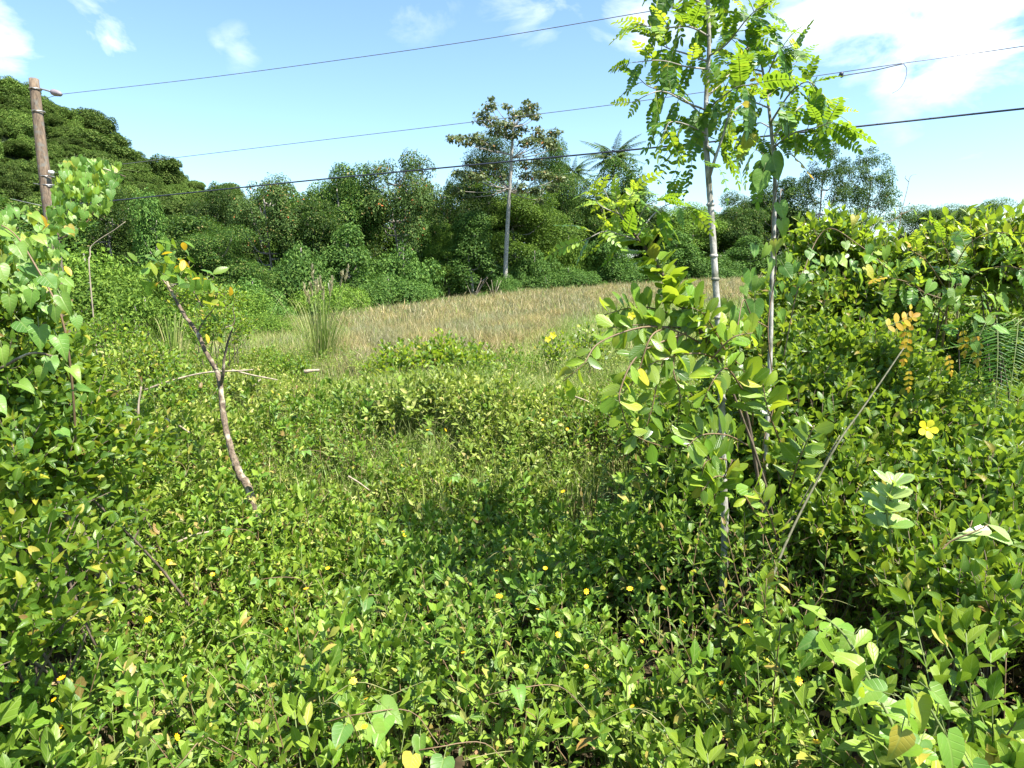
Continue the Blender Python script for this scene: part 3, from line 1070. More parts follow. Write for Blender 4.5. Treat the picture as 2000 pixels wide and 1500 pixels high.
trk = [(x0, y0, z0 - .5), Q(987, 540), Q(991, 450), Q(996, 370), Q(1000, 300), Q(1002, 262), Q(1003, 228)]
link('trunk', to_mesh('slim_trunk', local(tube(trk, 0, 0, 8, 5, .05, radii=[.17, .15, .13, .11, .09, .06, .03]), slim), m_bark_pale), slim)
r = np.random.default_rng(88)
cs, rs, lims = [], [], []
tiers = [  # root pixel, tips (u, v, depth offset, clump radius)
    ((999, 312), [(890, 283, .5, .45), (915, 287, -.4, .55), (945, 290, .8, .5), (968, 298, -.8, .45), (905, 280, 1.2, .35), (935, 280, -1.4, .5)]),
    ((1000, 318), [(1078, 272, .3, .5), (1068, 290, -.6, .6), (1052, 280, .9, .6), (1035, 288, -1.2, .55), (1022, 292, .7, .45), (1080, 300, .2, .35), (1048, 268, -.3, .4)]),
    ((1001, 285), [(945, 238, .3, .45), (960, 225, -.6, .5), (962, 252, .9, .6), (985, 258, -1.1, .6), (1000, 275, -.5, .6), (972, 268, .4, .6), (938, 250, .2, .35), (1015, 265, .8, .5)]),
    ((1001, 262), [(1020, 236, .4, .5), (1036, 226, -.5, .5), (1040, 240, .8, .45), (1008, 240, -.9, .5), (1046, 244, .2, .3), (962, 213, .2, .25), (1028, 218, .2, .3), (990, 225, -.3, .35)]),
    ((996, 375), [(925, 328, .3, .5), (900, 345, -.5, .45), (945, 325, .7, .5), (915, 350, -1, .55), (968, 330, .5, .45), (895, 378, .2, .4), (918, 390, -.3, .35), (980, 352, .9, .5), (940, 352, -1.2, .5)]),
    ((997, 380), [(1025, 330, .5, .45), (1050, 325, -.5, .45), (1030, 350, .9, .55), (1060, 350, -.9, .6), (1090, 355, .2, .5), (1075, 372, .6, .5), (1045, 378, -.8, .55), (1018, 372, -.6, .5), (1055, 395, .4, .35)]),
]
for root, tips in tiers:
    rt = Q(*root)
    for (u, v, dd, cr) in tips:
        c = Q(u, v, dd * 1.3)
        cs.append(c)
        rs.append((cr * 1.1, cr * 1.1, cr * .5))
        md = rt * .5 + c * .5 + np.array([0, 0, -.14])
        lims.append(tube([rt, md, c], .035, .012, 4, 4))
lv = clump_leaves(cs, rs, 190, .19, L_round, r, flat=1, under=.9, upb=.9, shell=.1)
link('crown', to_mesh('slim_crown', local(lv, slim), m_slim, False), slim, 'stuff')
link('limbs', to_mesh('slim_limbs', local(merge(*lims), slim), m_bark_grey), slim)
KINDS = None
o = empty('vine_covered_bush', (x0 + .15, y0 - .3, z0), 'small dark vine bush wrapped round the foot of the slim tree', 'bush', GV)
for nm, me in (('trunk', KINDS_T['mound'][0]), ('crown', KINDS_T['mound'][1])):
    c = link(nm, me, o, 'stuff' if nm == 'crown' else None)
    c.scale = (.42, .42, .55)

# ---------------------------------------------------------------- palms
palm_leaf = compound_mesh('palm_frond', m_tree, m_stem, pairs=40, L=3.0, lL=.62, lW=.10, arch=.45, r=np.random.default_rng(5), leaf=L_lance, taper=False, angle=.9, hangleaf=.45, rach=.03)
for (u, v, d, s, lb) in [(1190, 318, 61, 1.0, 'palm with arching fronds rising above the tree row'), (1115, 345, 63, .75, 'smaller palm crown just left of the arching palm'),
                         (1850, 440, 70, .9, 'low palm crown beyond the right bushes')]:
    c = P(u, v, d)
    z0 = float(gz(c[0], d))
    pm = empty('palm_tree', (c[0], d, z0), lb, 'palm tree', 'palms in the far tree row')
    link('trunk', to_mesh('palm_trunk', tube([(0, 0, -.4), (.1, 0, (c[2] - z0) * .5), (0, 0, c[2] - z0)], .18, .13, 8, 5, .03), m_bark_grey), pm)
    for k in range(24):
        an = k * 2.39996
        e = 1.15 - .07 * k
        dv = np.array([math.cos(an) * math.cos(e), math.sin(an) * math.cos(e), math.sin(e)])
        put('frond', palm_leaf, np.array([c[0], d, c[2]]), dv, (0, 0, 1), s * random.uniform(.85, 1.1), pm)

# ---------------------------------------------------------------- bare twig skeletons on the field edge
for (u, v, hpx, lb) in [(925, 580, 50, 'bare forked twigs standing left of the slim tree foot'), (965, 575, 40, 'pair of brown dead stems at the slim tree foot'), (1075, 560, 36, 'small dead twigs on the field edge right of the slim tree')]:
    d = line_depth(u) - 4.6
    x, y = (u - 1000) / FPX * d, d
    z = float(gz(x, y))
    tw = empty('dead_twigs', (x, y, z), lb, 'twigs', 'dead twigs on the field edge')
    gs = []
    for k in range(5):
        h = hpx / FPX * d * random.uniform(.6, 1.0)
        a = random.uniform(-.6, .6)
        gs.append(tube([(0, 0, -.1), (a * .4 * h, random.uniform(-.2, .2), h * .5), (a * h, random.uniform(-.3, .3), h)], .022, .008, 5, 4))
    link('stem', to_mesh('twigs', merge(*gs), m_dead), tw)

# ================================================================== GROUND COVER (stuff)
cover_kinds = [sprig_mesh('cover_sprig_%d' % i, 100 + i, [.16, .20, .24, .18, .22, .26, .2][i], [3, 4, 4, 3, 4, 5, 4][i], [.058, .060, .064, .070, .054, .058, .046][i],
                          [L_cover, L_cover, L_cover2, L_cover, L_cover2, L_cover, L_oval][i], m_cover, m_rstem if i % 3 == 0 else m_stem, .35) for i in range(7)]
pale_kinds = [sprig_mesh('pale_sprig_%d' % i, 170 + i, [.18, .22, .26, .2][i], [4, 5, 5, 4][i], [.048, .040, .050, .036][i], [L_cover, L_cover2, L_cover2, L_oval][i], m_cover_pale, m_stem, .35) for i in range(4)]
cover_kinds += [sprig_mesh('weed_sprig_%d' % i, 150 + i, [.22, .30, .16][i], [5, 6, 4][i], [.030, .045, .026][i], [L_oval, L_lance, L_round][i], [m_small, m_small, m_heart][i], m_rstem, .45) for i in range(3)]


def cover_layer(name, n, y0, y1, frac, jitter, label, s0=1.0, seed=1, tilt=.28):
    r = np.random.default_rng(seed)
    x, y = wedge(n, y0, y1, 1.3, r)
    # thinner in places, so that the dark hollows between the plants show
    dens = vnoise(x * 1.6 + 9, y * 1.6, 21) * .6 + vnoise(x * 4.5, y * 4.5, 22) * .4
    keep = (dens > .42) | (r.random(n) < .16)
    keep &= r.random(n) < 1 - .85 * sstep(8.5, 12.5, y + 1.3 * x / 5)
    x, y = x[keep], y[keep]
    z = gz(x, y) + canopy(x, y) * frac - .16 + r.uniform(-jitter, jitter, len(x)) - .05
    k = len(x)
    rot = np.stack([r.normal(0, tilt, k), r.normal(0, tilt, k), r.uniform(0, 6.28, k)], 1)
    big = vnoise(x * .9 + 40, y * .9 + 7, 23)
    other = vnoise(x * 1.3 + 5, y * 1.3 + 60, 27) + .35 * r.random(k) > .88
    kk = np.where(other, r.integers(7, 10, k), r.integers(0, 7, k))
    kk = np.where(r.random(k) < .06, r.integers(7, 10, k), kk)
    pl = sstep(.18, .62, vnoise(x * 1.1 + 17, y * 1.1 + 3, 29)) * (.12 + .88 * sstep(3.0, 5.5, y))
    kk = np.where(r.random(k) < pl, r.integers(10, 14, k), kk)
    return scatter(name, np.stack([x, y, z], 1), rot, s0 * r.uniform(.6, 1.25, k) * (.75 + .45 * big), kk, cover_kinds + pale_kinds, label, 'ground cover')


cover_layer('ground_cover', 19000, .9, 6.0, 1.0, .05, 'thick mat of low leafy creeping plants in the foreground', seed=1, s0=1.26)
cover_layer('ground_cover', 24000, 6.0, 13.0, 1.0, .05, 'mat of low leafy plants thinning out towards the dry field', seed=2, s0=.98)
cover_layer('ground_cover', 13000, .9, 6.0, .5, .06, 'shaded lower leaves beneath the foreground plants', seed=3, tilt=.5)

cover_layer('ground_cover', 9000, 1.2, 5.0, .78, .06, 'leaves halfway down inside the foreground plants', seed=4, tilt=.4)

# fallen leaves on the soil
litter_k = [to_mesh('litter_%d' % i, [L_oval2, L_round, L_obov3][i], [plain_mat('dead_leaf_%d' % i, q, .8) for q in ((.22, .13, .06), (.30, .21, .10), (.12, .07, .04))][i]) for i in range(3)]
r = np.random.default_rng(64)
x, y = wedge(9000, .8, 6.5, 1.2, r)
scatter('leaf_litter', np.stack([x, y, gz(x, y) + r.uniform(.005, .10, len(x))], 1), np.stack([r.normal(0, .5, len(x)), r.normal(0, .5, len(x)), r.uniform(0, 6.28, len(x))], 1), r.uniform(.03, .07, len(x)),
        r.integers(0, 3, len(x)), litter_k, 'brown fallen leaves on the soil between the plants', 'leaf litter')

# loose stems and straws woven through the cover
r = np.random.default_rng(61)
gs = []
for i in range(260):
    d = r.uniform(1.3, 7) ** 1.0
    x = r.uniform(-.8, .8) * d
    a = r.uniform(0, 6.28)
    L = r.uniform(.06, .24)
    z = float(gz(x, d) + canopy(x, d)) - r.uniform(.0, .10)
    e = np.array([math.cos(a), math.sin(a), r.uniform(-.1, .5)]) * L
    q = np.array([x, d, z])
    gs.append(tube([q, q + e * .5 + [0, 0, r.uniform(.0, .07)], q + e], .0016, .0009, 3, 4))
tag(link('loose_stems', to_mesh('loose_stems', merge(*gs), plain_mat('straw_stem', (.22, .22, .08), .8)), kind='stuff'), 'thin dry and green runners woven over the ground cover', 'stems')


# grass ------------------------------------------------------------
def tuft(name, seed, n, H, spread, mat, wd=.005, bend=.5):
    r = np.random.default_rng(seed)
    V, F, uv = [], [], []
    for i in range(n):
        a = r.uniform(0, 6.28)
        b = np.array([r.normal() * spread * .35, r.normal() * spread * .35, -.03])
        d = np.array([math.cos(a), math.sin(a), 0])
        h = H * r.uniform(.45, 1.15)
        o = h * r.uniform(.05, bend)
        s = np.array([-d[1], d[0], 0]) * wd * .5 * r.uniform(.6, 1.4)
        k = len(V)
        m = b + d * o * .3 + np.array([0, 0, h * .6])
        e = b + d * o + np.array([0, 0, h * (1 - .35 * o / h)])
        V += [b - s, b + s, m - s * .8, m + s * .8, e]
        uv += [(.5, 0), (.5, 0), (.5, .5), (.5, .5), (.5, 1)]
        F += [(k, k + 1, k + 3, k + 2), (k + 2, k + 3, k + 4)]
    return to_mesh(name, Geo(V, F, uv), mat, False)


gr_k = [tuft('grass_tuft_%d' % i, 200 + i, 34, [.28, .36, .24][i], .22, m_grass, .006, .8) for i in range(3)]
dry_k = [tuft('dry_tuft_%d' % i, 210 + i, 46, [.34, .42, .30, .38][i], .40, m_dry, .008, .75) for i in range(4)]
dry_far = [tuft('dry_tuft_far_%d' % i, 220 + i, 40, [.40, .46, .36][i], .75, m_dry, .018, .7) for i in range(3)]


def grass_layer(name, n, y0, y1, kinds, label, seed, keepf, s0=1.0, dz=0.0):
    r = np.random.default_rng(seed)
    x, y = wedge(n, y0, y1, 1.5, r)
    k_ = r.random(n) < keepf(x, y)
    x, y = x[k_], y[k_]
    k = len(x)
    return scatter(name, np.stack([x, y, gz(x, y) + dz], 1), np.stack([r.normal(0, .15, k), r.normal(0, .15, k), r.uniform(0, 6.28, k)], 1),
                   s0 * r.uniform(.6, 1.25, k), r.integers(0, len(kinds), k), kinds, label, 'grass')


def field_side(x, y):
    """1 in the dry field, 0 in the green growth"""
    e = np.clip(13.4 + 3.8 * x, 9.0, 26.0) + 2.4 * (vnoise(x * .5, y * .5, 41) - .5)
    s = sstep(-2.6, 2.6, y - e)
    return np.where(x < -.24 * y - .3 * vnoise(x, y, 44), s * .15, s)


grass_layer('green_grass', 22000, 3.8, 9.0, gr_k, 'fine green grass mixed into the plants before the field', 31, lambda x, y: sstep(.22, .55, vnoise(x * .8, y * .8, 42)) * sstep(3.6, 6.0, y) * .9, .9, .18)
grass_layer('green_grass', 40000, 8.0, 32.0, gr_k, 'green grass growing up to the edge of the dry field', 32, lambda x, y: (1 - field_side(x, y)) * .95 + .16 * (vnoise(x * .6, y * .6, 43) > .6), 1.3)
grass_layer('dry_grass', 20000, 8.0, 22.0, dry_k, 'straw coloured dry grass in the near part of the field', 33, lambda x, y: np.maximum(field_side(x, y), .05 * (y > 9.5)), 1.15)
grass_layer('dry_grass', 42000, 20.0, 62.0, dry_far, 'straw coloured dry grass in the far part of the field', 34, lambda x, y: field_side(x, y), 1.25)


# ================================================================== SMALL BROADLEAF WEEDS AND SHRUBS IN THE MIDDLE DISTANCE
def leafy_thing(name, label, cat, blobs, nshoot, leafL, geo, mat, seed, nodes=4, slen=.22, group=None, hang=0.0, up=.6, pair=True, stems=True, twr=.004, inner=.3, leafobjs=0, big_me=None, bigL=None, base=None,
                stem_mat=None, spread=.95, frontpick=True, biglist=None):
    """bush: empty > stem, foliage (many shoots, one mesh), and the leaves that show largest as parts of their own"""
    r = np.random.default_rng(seed)
    c0 = np.array(base if base is not None else blobs[0][0], float)
    if base is None:
        c0[2] = float(gz(c0[0], c0[1]))
    root = empty(name, c0, label, cat, group)
    tot = sum(b[1][0] * b[1][2] for b in blobs)
    bs, dr, ln = [], [], []
    gs = []
    for (c, rr) in blobs:
        c, rr = np.array(c, float), np.array(rr, float)
        n = max(6, int(nshoot * rr[0] * rr[2] / tot))
        u = rdir(n, r)
        u[:, 2] = np.where(u[:, 2] < -.35, -u[:, 2], u[:, 2])
        q = 1 - inner * r.random(n) ** 1.5 + .16 * (vnoise(u[:, 0] * 3 + c[0] * 5, u[:, 1] * 3 + u[:, 2] * 3, 9) - .5)
        p = c + u * q[:, None] * rr
        d = unit(u * .7 + np.array([0, 0, up]) + r.normal(size=u.shape) * .35 + np.array([0, 0, -hang]))
        L = slen * r.uniform(.6, 1.3, n)
        bs.append(p - d * L[:, None] * .6)
        dr.append(d)
        ln.append(L)
        if stems:
            for k in range(4):
                foot = np.array([c[0] + r.normal() * .5 * rr[0], c[1] + .1 + abs(r.normal()) * .5 * rr[1], 0.0])
                foot[2] = float(gz(foot[0], foot[1])) - .03
                e = p[r.integers(0, n)]
                m = foot * .5 + c * .5 + r.normal(size=3) * .12 * rr
                gs.append(tube([foot, m, e], twr * 1.8, twr * .7, 5, 5))
    bs, dr, ln = np.concatenate(bs), np.concatenate(dr), np.concatenate(ln)
    ps, R, sc = shoots(bs, dr, ln, nodes, leafL, geo, pair, spread, r, True, hang)
    cull = ps[:, 2] > gz(ps[:, 0], ps[:, 1]) + .03
    ps, R, sc = ps[cull], R[cull], sc[cull]
    if leafobjs:
        dist = np.linalg.norm(ps - CAM, axis=1) / sc * (1 + .5 * r.random(len(ps)))
        order = np.argsort(dist)
        pick = order[:leafobjs]
        for i in pick:
            m = Matrix(R[i].tolist()).to_4x4() @ Matrix.Diagonal((sc[i], sc[i], sc[i], 1))
            m.translation = Vector((ps[i] - c0).tolist())
            o = link('leaf', big_me[r.integers(0, len(big_me))] if isinstance(big_me, list) else big_me, root)
            o.matrix_local = m
        rest = order[leafobjs:]
        ps, R, sc = ps[rest], R[rest], sc[rest]
    gl_ = {id(L_oval): [L_oval, L_oval2, L_oval3], id(L_obov): [L_obov, L_obov2, L_obov3]}.get(id(geo), [geo])
    w_ = r.integers(0, len(gl_), len(ps))
    lv = merge(*[repeat(q, ps[w_ == i], R[w_ == i], sc[w_ == i]) for i, q in enumerate(gl_)])
    tw = [tube([b, b + d * L], twr * .5, twr * .3, 3, 1) for b, d, L in list(zip(bs, dr, ln))[:: max(1, len(bs) // 700)]]
    link('foliage', to_mesh(name + '_foliage', local(lv, root), mat), root, 'stuff')
    link('stem', to_mesh(name + '_stem', local(merge(*(gs + tw)), root), stem_mat or m_bark_dark), root)
    return root


def leaf3(nm, mat, kind=0):
    return [leaf_mesh('%s_%d' % (nm, i), q, mat, .22) for i, q in enumerate(([L_oval, L_oval2, L_oval3], [L_obov, L_obov2, L_obov3])[kind])]


one_small = leaf_mesh('single_small_leaf', L_oval, m_small, .25)
one_obov = leaf_mesh('single_obovate_leaf', L_obov, m_big, .2)
one_heart = leaf_mesh('single_heart_leaf', L_heart, m_heart, .55)
one_young = leaf_mesh('single_young_leaf', L_obov, m_young, .2)
one_pale = leaf_mesh('single_pale_leaf', L_obov, m_pale, .2)
one_orange = leaf_mesh('single_turning_leaf', L_oval, m_orange, .3)
one_round = leaf_mesh('single_oval_leaf', L_oval, m_big, .25)


def ground_blob(u, v, d, rx, ry, rz):
    q = P(u, v, d)
    return (q, (rx, ry, rz))


# bright little bush at the edge of the green growth
leafy_thing('low_bush', 'low bright green bush in the middle, at the near edge of the dry field', 'bush',
            [ground_blob(790, 715, 9.0, .42, .4, .25), ground_blob(860, 705, 9.2, .45, .4, .28), ground_blob(925, 712, 9.4, .35, .4, .22), ground_blob(745, 745, 8.8, .28, .3, .16)],
            230, .10, L_obov, m_big, 301, nodes=4, slen=.34, up=1.2, inner=.7, leafobjs=0)
leafy_thing('low_bush', 'low darker bush just in front of the seeding grass clump', 'bush',
            [ground_blob(560, 735, 9.0, .35, .3, .22), ground_blob(520, 720, 9.6, .3, .3, .25)], 240, .06, L_oval, m_small, 302, nodes=4, slen=.2)
leafy_thing('low_bush', 'low leafy bush right of centre, left of the fern bank', 'bush',
            [ground_blob(1030, 815, 6.0, .28, .3, .16), ground_blob(1100, 800, 6.2, .28, .3, .16)], 260, .06, L_cover, m_small, 303, nodes=4, slen=.18)
leafy_thing('low_bush', 'small weedy bush with yellow flowers above the grass right of centre', 'bush',
            [ground_blob(1085, 690, 9.0, .22, .25, .24), ground_blob(1150, 680, 9.2, .25, .25, .25)], 90, .08, L_obov, m_big, 304, nodes=3, slen=.3, up=1.4, inner=.8)
leafy_thing('low_bush', 'scrubby bush around the fork of the leaning dead stem', 'bush',
            [ground_blob(430, 650, 7.5, .35, .4, .30), ground_blob(390, 590, 8.0, .35, .35, .25), ground_blob(450, 600, 8.2, .2, .2, .2)], 300, .055, L_oval, m_small, 305, nodes=4, slen=.24)
leafy_thing('low_bush', 'scrubby low growth between the left thicket and the leaning dead stem', 'bush',
            [ground_blob(260, 740, 5.5, .45, .5, .25), ground_blob(330, 780, 5.2, .4, .4, .2), ground_blob(210, 690, 6.5, .4, .5, .3)], 420, .055, L_oval, m_small, 306, nodes=4, slen=.22)

# tall grasses -----------------------------------------------------------
def cane(label, u, v, d, H, n, seeds, seed, spread, mat, lean=(0, 0)):
    r = np.random.default_rng(seed)
    q = P(u, v, d)
    z = float(gz(q[0], d))
    root = empty('tall_grass_clump', (q[0], d, z), label, 'grass clump', 'tall grass clumps on the left')
    gs = []
    for i in range(n):
        a = r.uniform(0, 6.28)
        dv = np.array([math.cos(a), math.sin(a), 0])
        h = H * r.uniform(.35, .95)
        o = h * r.uniform(.05, .85) ** 1.4 * spread
        b = dv * r.uniform(0, .22)
        c = spline([b + [0, 0, -.1], b + dv * o * .25 + [0, 0, h * .55], b + dv * o * .6 + [0, 0, h * .9], b + dv * o + [0, 0, h * (1 - .35 * min(1, o / h * 1.6))]], 4)
        s = np.cross(dv, [0, 0, 1]) * .0045
        wdt = np.interp(np.linspace(0, 1, len(c)), [0, .3, 1], [.6, 1, .08])
        V = np.concatenate([c - s * wdt[:, None], c + s * wdt[:, None]])
        m = len(c)
        gs.append(Geo(V, [(k, k + 1, m + k + 1, m + k) for k in range(m - 1)], np.zeros((2 * m, 2))))
    link('blades', to_mesh('cane_blades', merge(*gs), mat), root, 'stuff')
    for i in range(seeds):
        a = r.uniform(0, 6.28)
        dv = np.array([math.cos(a), math.sin(a), 0])
        h = H * r.uniform(.72, 1.12)
        o = r.uniform(.02, .34) * h
        path = [np.array([0, 0, 0.]) + dv * .05, dv * o * .4 + [0, 0, h * .5], dv * o * .8 + [0, 0, h * .8], dv * o + [0, 0, h]]
        st = link('stalk', to_mesh('stalk', tube(path, .005, .002, 4, 4), m_stem), root)
        ps, ds, ns, sc = [], [], [], []
        c = spline(path, 8)[-6:]
        for k in range(46):
            p = c[r.integers(0, len(c))]
            ps.append(p + r.normal(size=3) * .004)
            ds.append(np.array([0, 0, 1.2]) + r.normal(size=3) * .22)
            ns.append(r.normal(size=3))
            sc.append(r.uniform(.04, .09))
        hd = repeat(L_lance, np.array(ps), frames(np.array(ds), np.array(ns)), np.array(sc))
        link('seed_head', to_mesh('seed_head', hd, m_seed), st)
    return root


cane('tall arching grass clump with pale seed heads at the left tip of the dry field', 625, 720, 11.0, 1.75, 230, 13, 401, 1.25, m_grass)
cane('shorter green grass clump left of the leaning dead stem', 335, 690, 10.0, 1.25, 170, 0, 402, .9, m_grass)
cane('green grass clump just right of the leaning dead stem', 450, 705, 10.5, .95, 110, 2, 403, .8, m_grass)

# ================================================================== POLE AND WIRES
pd = 13.0
base = P(112, 560, pd)
px_, py_ = base[0], base[1]
topz = P(68, 155, pd)
zb = float(gz(base[0], base[1]))
pole = empty('utility_pole', (base[0], base[1], zb), 'weathered wooden utility pole leaning slightly, at the left foot of the hill', 'utility pole')
top = P(66, 155, pd)
link('post', to_mesh('post', local(tube([(base[0] + .02, base[1], zb - .3), P(105, 480, pd), P(82, 300, pd), top], 0, 0, 14, 5, .015, radii=[.125, .115, .100, .086]), pole), m_pole), pole)
A1, A2, A3 = P(74, 175, pd), P(97, 337, pd), P(95, 400, pd)
for (q, rr) in ((P(69, 174, pd), .104), (P(75, 218, pd), .106), (P(92, 345, pd), .116), (P(94, 362, pd), .118)):
    ringp = [q + np.array([math.cos(t) * rr, math.sin(t) * rr, .0]) for t in np.linspace(0, 6.28, 13)]
    link('band', to_mesh('band', local(tube(ringp, .012, .012, 6, 1), pole), m_metal), pole)
dead_end = [P(79, 173, pd), P(90, 176, pd), P(100, 179, pd)]
link('clevis', to_mesh('clevis', local(tube(dead_end, .016, .022, 6, 3), pole), m_metal), pole)
ins = tube([P(98, 178, pd), P(102, 179.5, pd), P(107, 181, pd), P(112, 182, pd), P(118, 184, pd), P(121, 185, pd)], 0, 0, 10, 3, .03, radii=[.015, .055, .065, .06, .045, .02])
link('insulator', to_mesh('insulator', local(ins, pole), plain_mat('brown_glaze', (.22, .19, .20), .35)), pole)
sp = tube([P(100, 334, pd - .12), P(100, 340, pd - .12)], .05, .05, 10, 2)
link('insulator', to_mesh('spool', local(sp, pole), m_ceramic), pole)
link('jumper_wire', to_mesh('jumper', local(tube([P(84, 195, pd), P(100, 189, pd), P(119, 184, pd)], .005, .005, 4, 5), pole), m_wire2), pole)
link('guy_bracket', to_mesh('bracket', local(tube([P(66, 358, pd), P(92, 363, pd - .1), P(104, 364, pd)], .008, .008, 5, 4), pole), m_metal), pole)
link('guy_bracket', to_mesh('bracket', local(tube([P(20, 388, pd), P(60, 397, pd - .1), P(96, 405, pd)], .006, .006, 5, 4), pole), m_metal), pole)


def dep(u):
    # the line runs from the pole towards the viewer's right
    return 1.0 / float(np.interp(u, [90, 2000, 3200], [1 / 13.0, 1 / 7.0, 1 / 3.23]))


def wire(name, pts, rr, mat, label, us=None):
    pp = [P(u, v, dep(u)) for u, v in pts]
    g = tube(pp, rr, rr, 6, 10)
    return tag(link(name, to_mesh(name, g, mat)), label, 'wire', 'overhead wires')


wire('power_line', [(120, 184), (400, 152), (700, 112), (960, 74), (1215, 31), (1400, -2), (2000, -125), (2600, -270)], .0052, m_wire2, 'thin topmost overhead wire from the pole top up out of the frame')
wire('power_line', [(100, 338), (285, 315), (600, 277), (900, 241), (1200, 204), (1560, 153), (1760, 124), (2000, 90), (2600, -5)], .0045, m_wire2, 'thin middle overhead wire carrying a splice at the right')
wire('power_line', [(96, 402), (220, 392), (600, 353), (1000, 315), (1280, 288), (1600, 255), (2000, 212), (2600, 150)], .0108, m_wire, 'thick dark lowest overhead cable crossing behind the saplings')
dw = dep(1700)
lw = empty('loose_wire', P(1645, 146, dw), 'loose second strand tied under the middle wire with a dangling end', 'wire')
link('strand', to_mesh('strand', local(tube([P(1610, 155, dep(1610)), P(1645, 148, dep(1645)), P(1700, 139, dep(1700)), P(1740, 130, dep(1740)), P(1765, 124.5, dep(1765))], .006, .006, 5, 6), lw), m_wire2), lw)
link('dangling_end', to_mesh('dangle', local(tube([P(1765, 124.5, dep(1765)), P(1771, 135, dep(1765)), P(1768, 155, dep(1765)), P(1757, 173, dep(1765)), P(1743, 182, dep(1765))], .004, .003, 5, 6), lw), m_wire2), lw)
link('clamp', to_mesh('clamp', local(tube([P(1642, 141, dep(1642)), P(1643, 145, dep(1642)), P(1645, 151, dep(1642))], 0, 0, 8, 3, .1, radii=[.012, .03, .014]), lw), m_wire), lw)

# ================================================================== LEANING DEAD STEM AND STICKS (left)
root = P(492, 978, 3.6)
root[2] = float(gz(root[0], root[1]))
ds = empty('dying_sapling', root, 'leaning forked sapling stem with flaky brown bark and a few reddish leaves on top', 'dead stem')


def PP(u, v, d):
    return P(u, v, d)


link('trunk', to_mesh('stem_trunk', local(tube([root - [0, 0, .1], PP(490, 975, 3.62), PP(468, 925, 3.68), PP(452, 880, 3.72), PP(437, 815, 3.8), PP(430, 745, 3.85)], 0, 0, 11, 9, .22, radii=[.023, .022, .021, .017, .016, .015]), ds), m_bark_flaky), ds)
link('limb', to_mesh('limb', local(tube([PP(430, 750, 3.85), PP(422, 722, 3.88), PP(402, 688, 3.9), PP(385, 650, 3.95), PP(362, 618, 4.0), PP(343, 585, 4.05), PP(330, 560, 4.1), PP(322, 535, 4.1)], 0, 0, 10, 8, .22, radii=[.014, .013, .012, .011, .010, .009, .008, .005]), ds), m_bark_flaky), ds)
link('limb', to_mesh('limb', local(tube([PP(430, 755, 3.85), PP(436, 730, 3.8), PP(438, 700, 3.78), PP(446, 665, 3.75), PP(455, 640, 3.7)], 0, 0, 7, 5, .12, radii=[.011, .009, .007, .006, .003]), ds), m_bark_flaky), ds)
r = np.random.default_rng(55)
for i in range(95):
    f = r.random()
    if i < 62:
        c = PP(332 + r.normal() * 26, 520 + r.normal() * 24, 4.1 + r.normal() * .1)
    else:
        c = PP(np.interp(f, [0, 1], [385, 440]) + r.normal() * 18, np.interp(f, [0, 1], [560, 640]) + r.normal() * 18, 3.9 + r.normal() * .1)
    d = r.normal(size=3) + [0, 0, .2]
    me = one_orange if r.random() < .10 else (one_small if r.random() < .6 else one_heart)
    put('leaf', me, c, d, r.normal(size=3) + [.5, -.3, 1.2], r.uniform(.05, .10), ds)
for (a, b, rr, dd) in [((395, 600), (330, 555), .004, 3.95), ((440, 640), (455, 600), .003, 3.75), ((385, 650), (420, 600), .004, 3.95), ((420, 600), (440, 575), .003, 3.9), ((330, 560), (300, 520), .004, 4.1), ((335, 560), (370, 510), .004, 4.1)]:
    link('twig', to_mesh('twig', local(tube([PP(*a, dd), (PP(*a, dd) + PP(*b, dd)) / 2 + r.normal(size=3) * .02, PP(*b, dd)], rr * 1.4, rr * .6, 5, 4), ds), m_bark_flaky), ds)

sticks = [
    ([(282, 762), (330, 745), (400, 728), (470, 724), (494, 722)], 5.0, .009, 'long pale dead branch lying behind the leaning stem'),
    ([(452, 722), (490, 732), (542, 742)], 5.6, .008, 'short dead branch pointing right of the leaning stem'),
    ([(594, 726), (610, 724), (624, 723)], 8.6, .028, 'short chunky white stick in front of the seeding grass clump'),
    ([(495, 755), (508, 742), (518, 736)], 5.8, .010, 'small dead twig below the right-pointing branch'),
    ([(322, 818), (350, 832), (372, 846)], 4.2, .008, 'thin bare twig left of the flaky stem base'),
    ([(240, 785), (262, 800), (276, 812)], 4.4, .008, 'thin bare twig poking out beside the left thicket'),
    ([(680, 930), (700, 942), (722, 958)], 4.0, .006, 'thin pale twig lying on the ground cover near the centre'),
    ([(345, 1060), (380, 1045), (412, 1038)], 3.1, .007, 'brown twig lying in the leaves below the leaning stem'),
    ([(1110, 770), (1150, 785), (1175, 800)], 5.2, .008, 'grey twig sticking out left of the fern bank'),
]
for pts, d, rr, lb in sticks:
    g = tube([P(u, v, d + .02 * i) for i, (u, v) in enumerate(pts)], rr, rr * .6, 6, 5, .12)
    tag(link('dead_stick', to_mesh('dead_stick', g, m_dead)), lb, 'stick', 'dead sticks on the ground cover')
for (pts, d, rr, lb) in [([(268, 965), (272, 900), (274, 850), (270, 800), (276, 755)], 4.0, .010, 'thin upright dead stem left of the leaning flaky stem'),
                         ([(175, 535), (176, 500), (176, 486), (181, 478), (198, 465), (222, 450), (245, 433)], 9.0, .009, 'bare crooked grey branch reaching over the left shrubs')]:
    t0 = P(pts[0][0], pts[0][1] + 30, d)
    t0[2] = float(gz(t0[0], t0[1]))
    g = tube([t0] + [P(u, v, d) for u, v in pts], rr, rr * .5, 6, 5, .12)
    tag(link('dead_stalk_plant', to_mesh('dead_stalk_plant', g, m_dead)), lb, 'dead plant', 'bare dead stems on the left')

OB, YG, OV = leaf3('obovate', m_big, 1), leaf3('young', m_young, 1), leaf3('oval', m_big, 0)

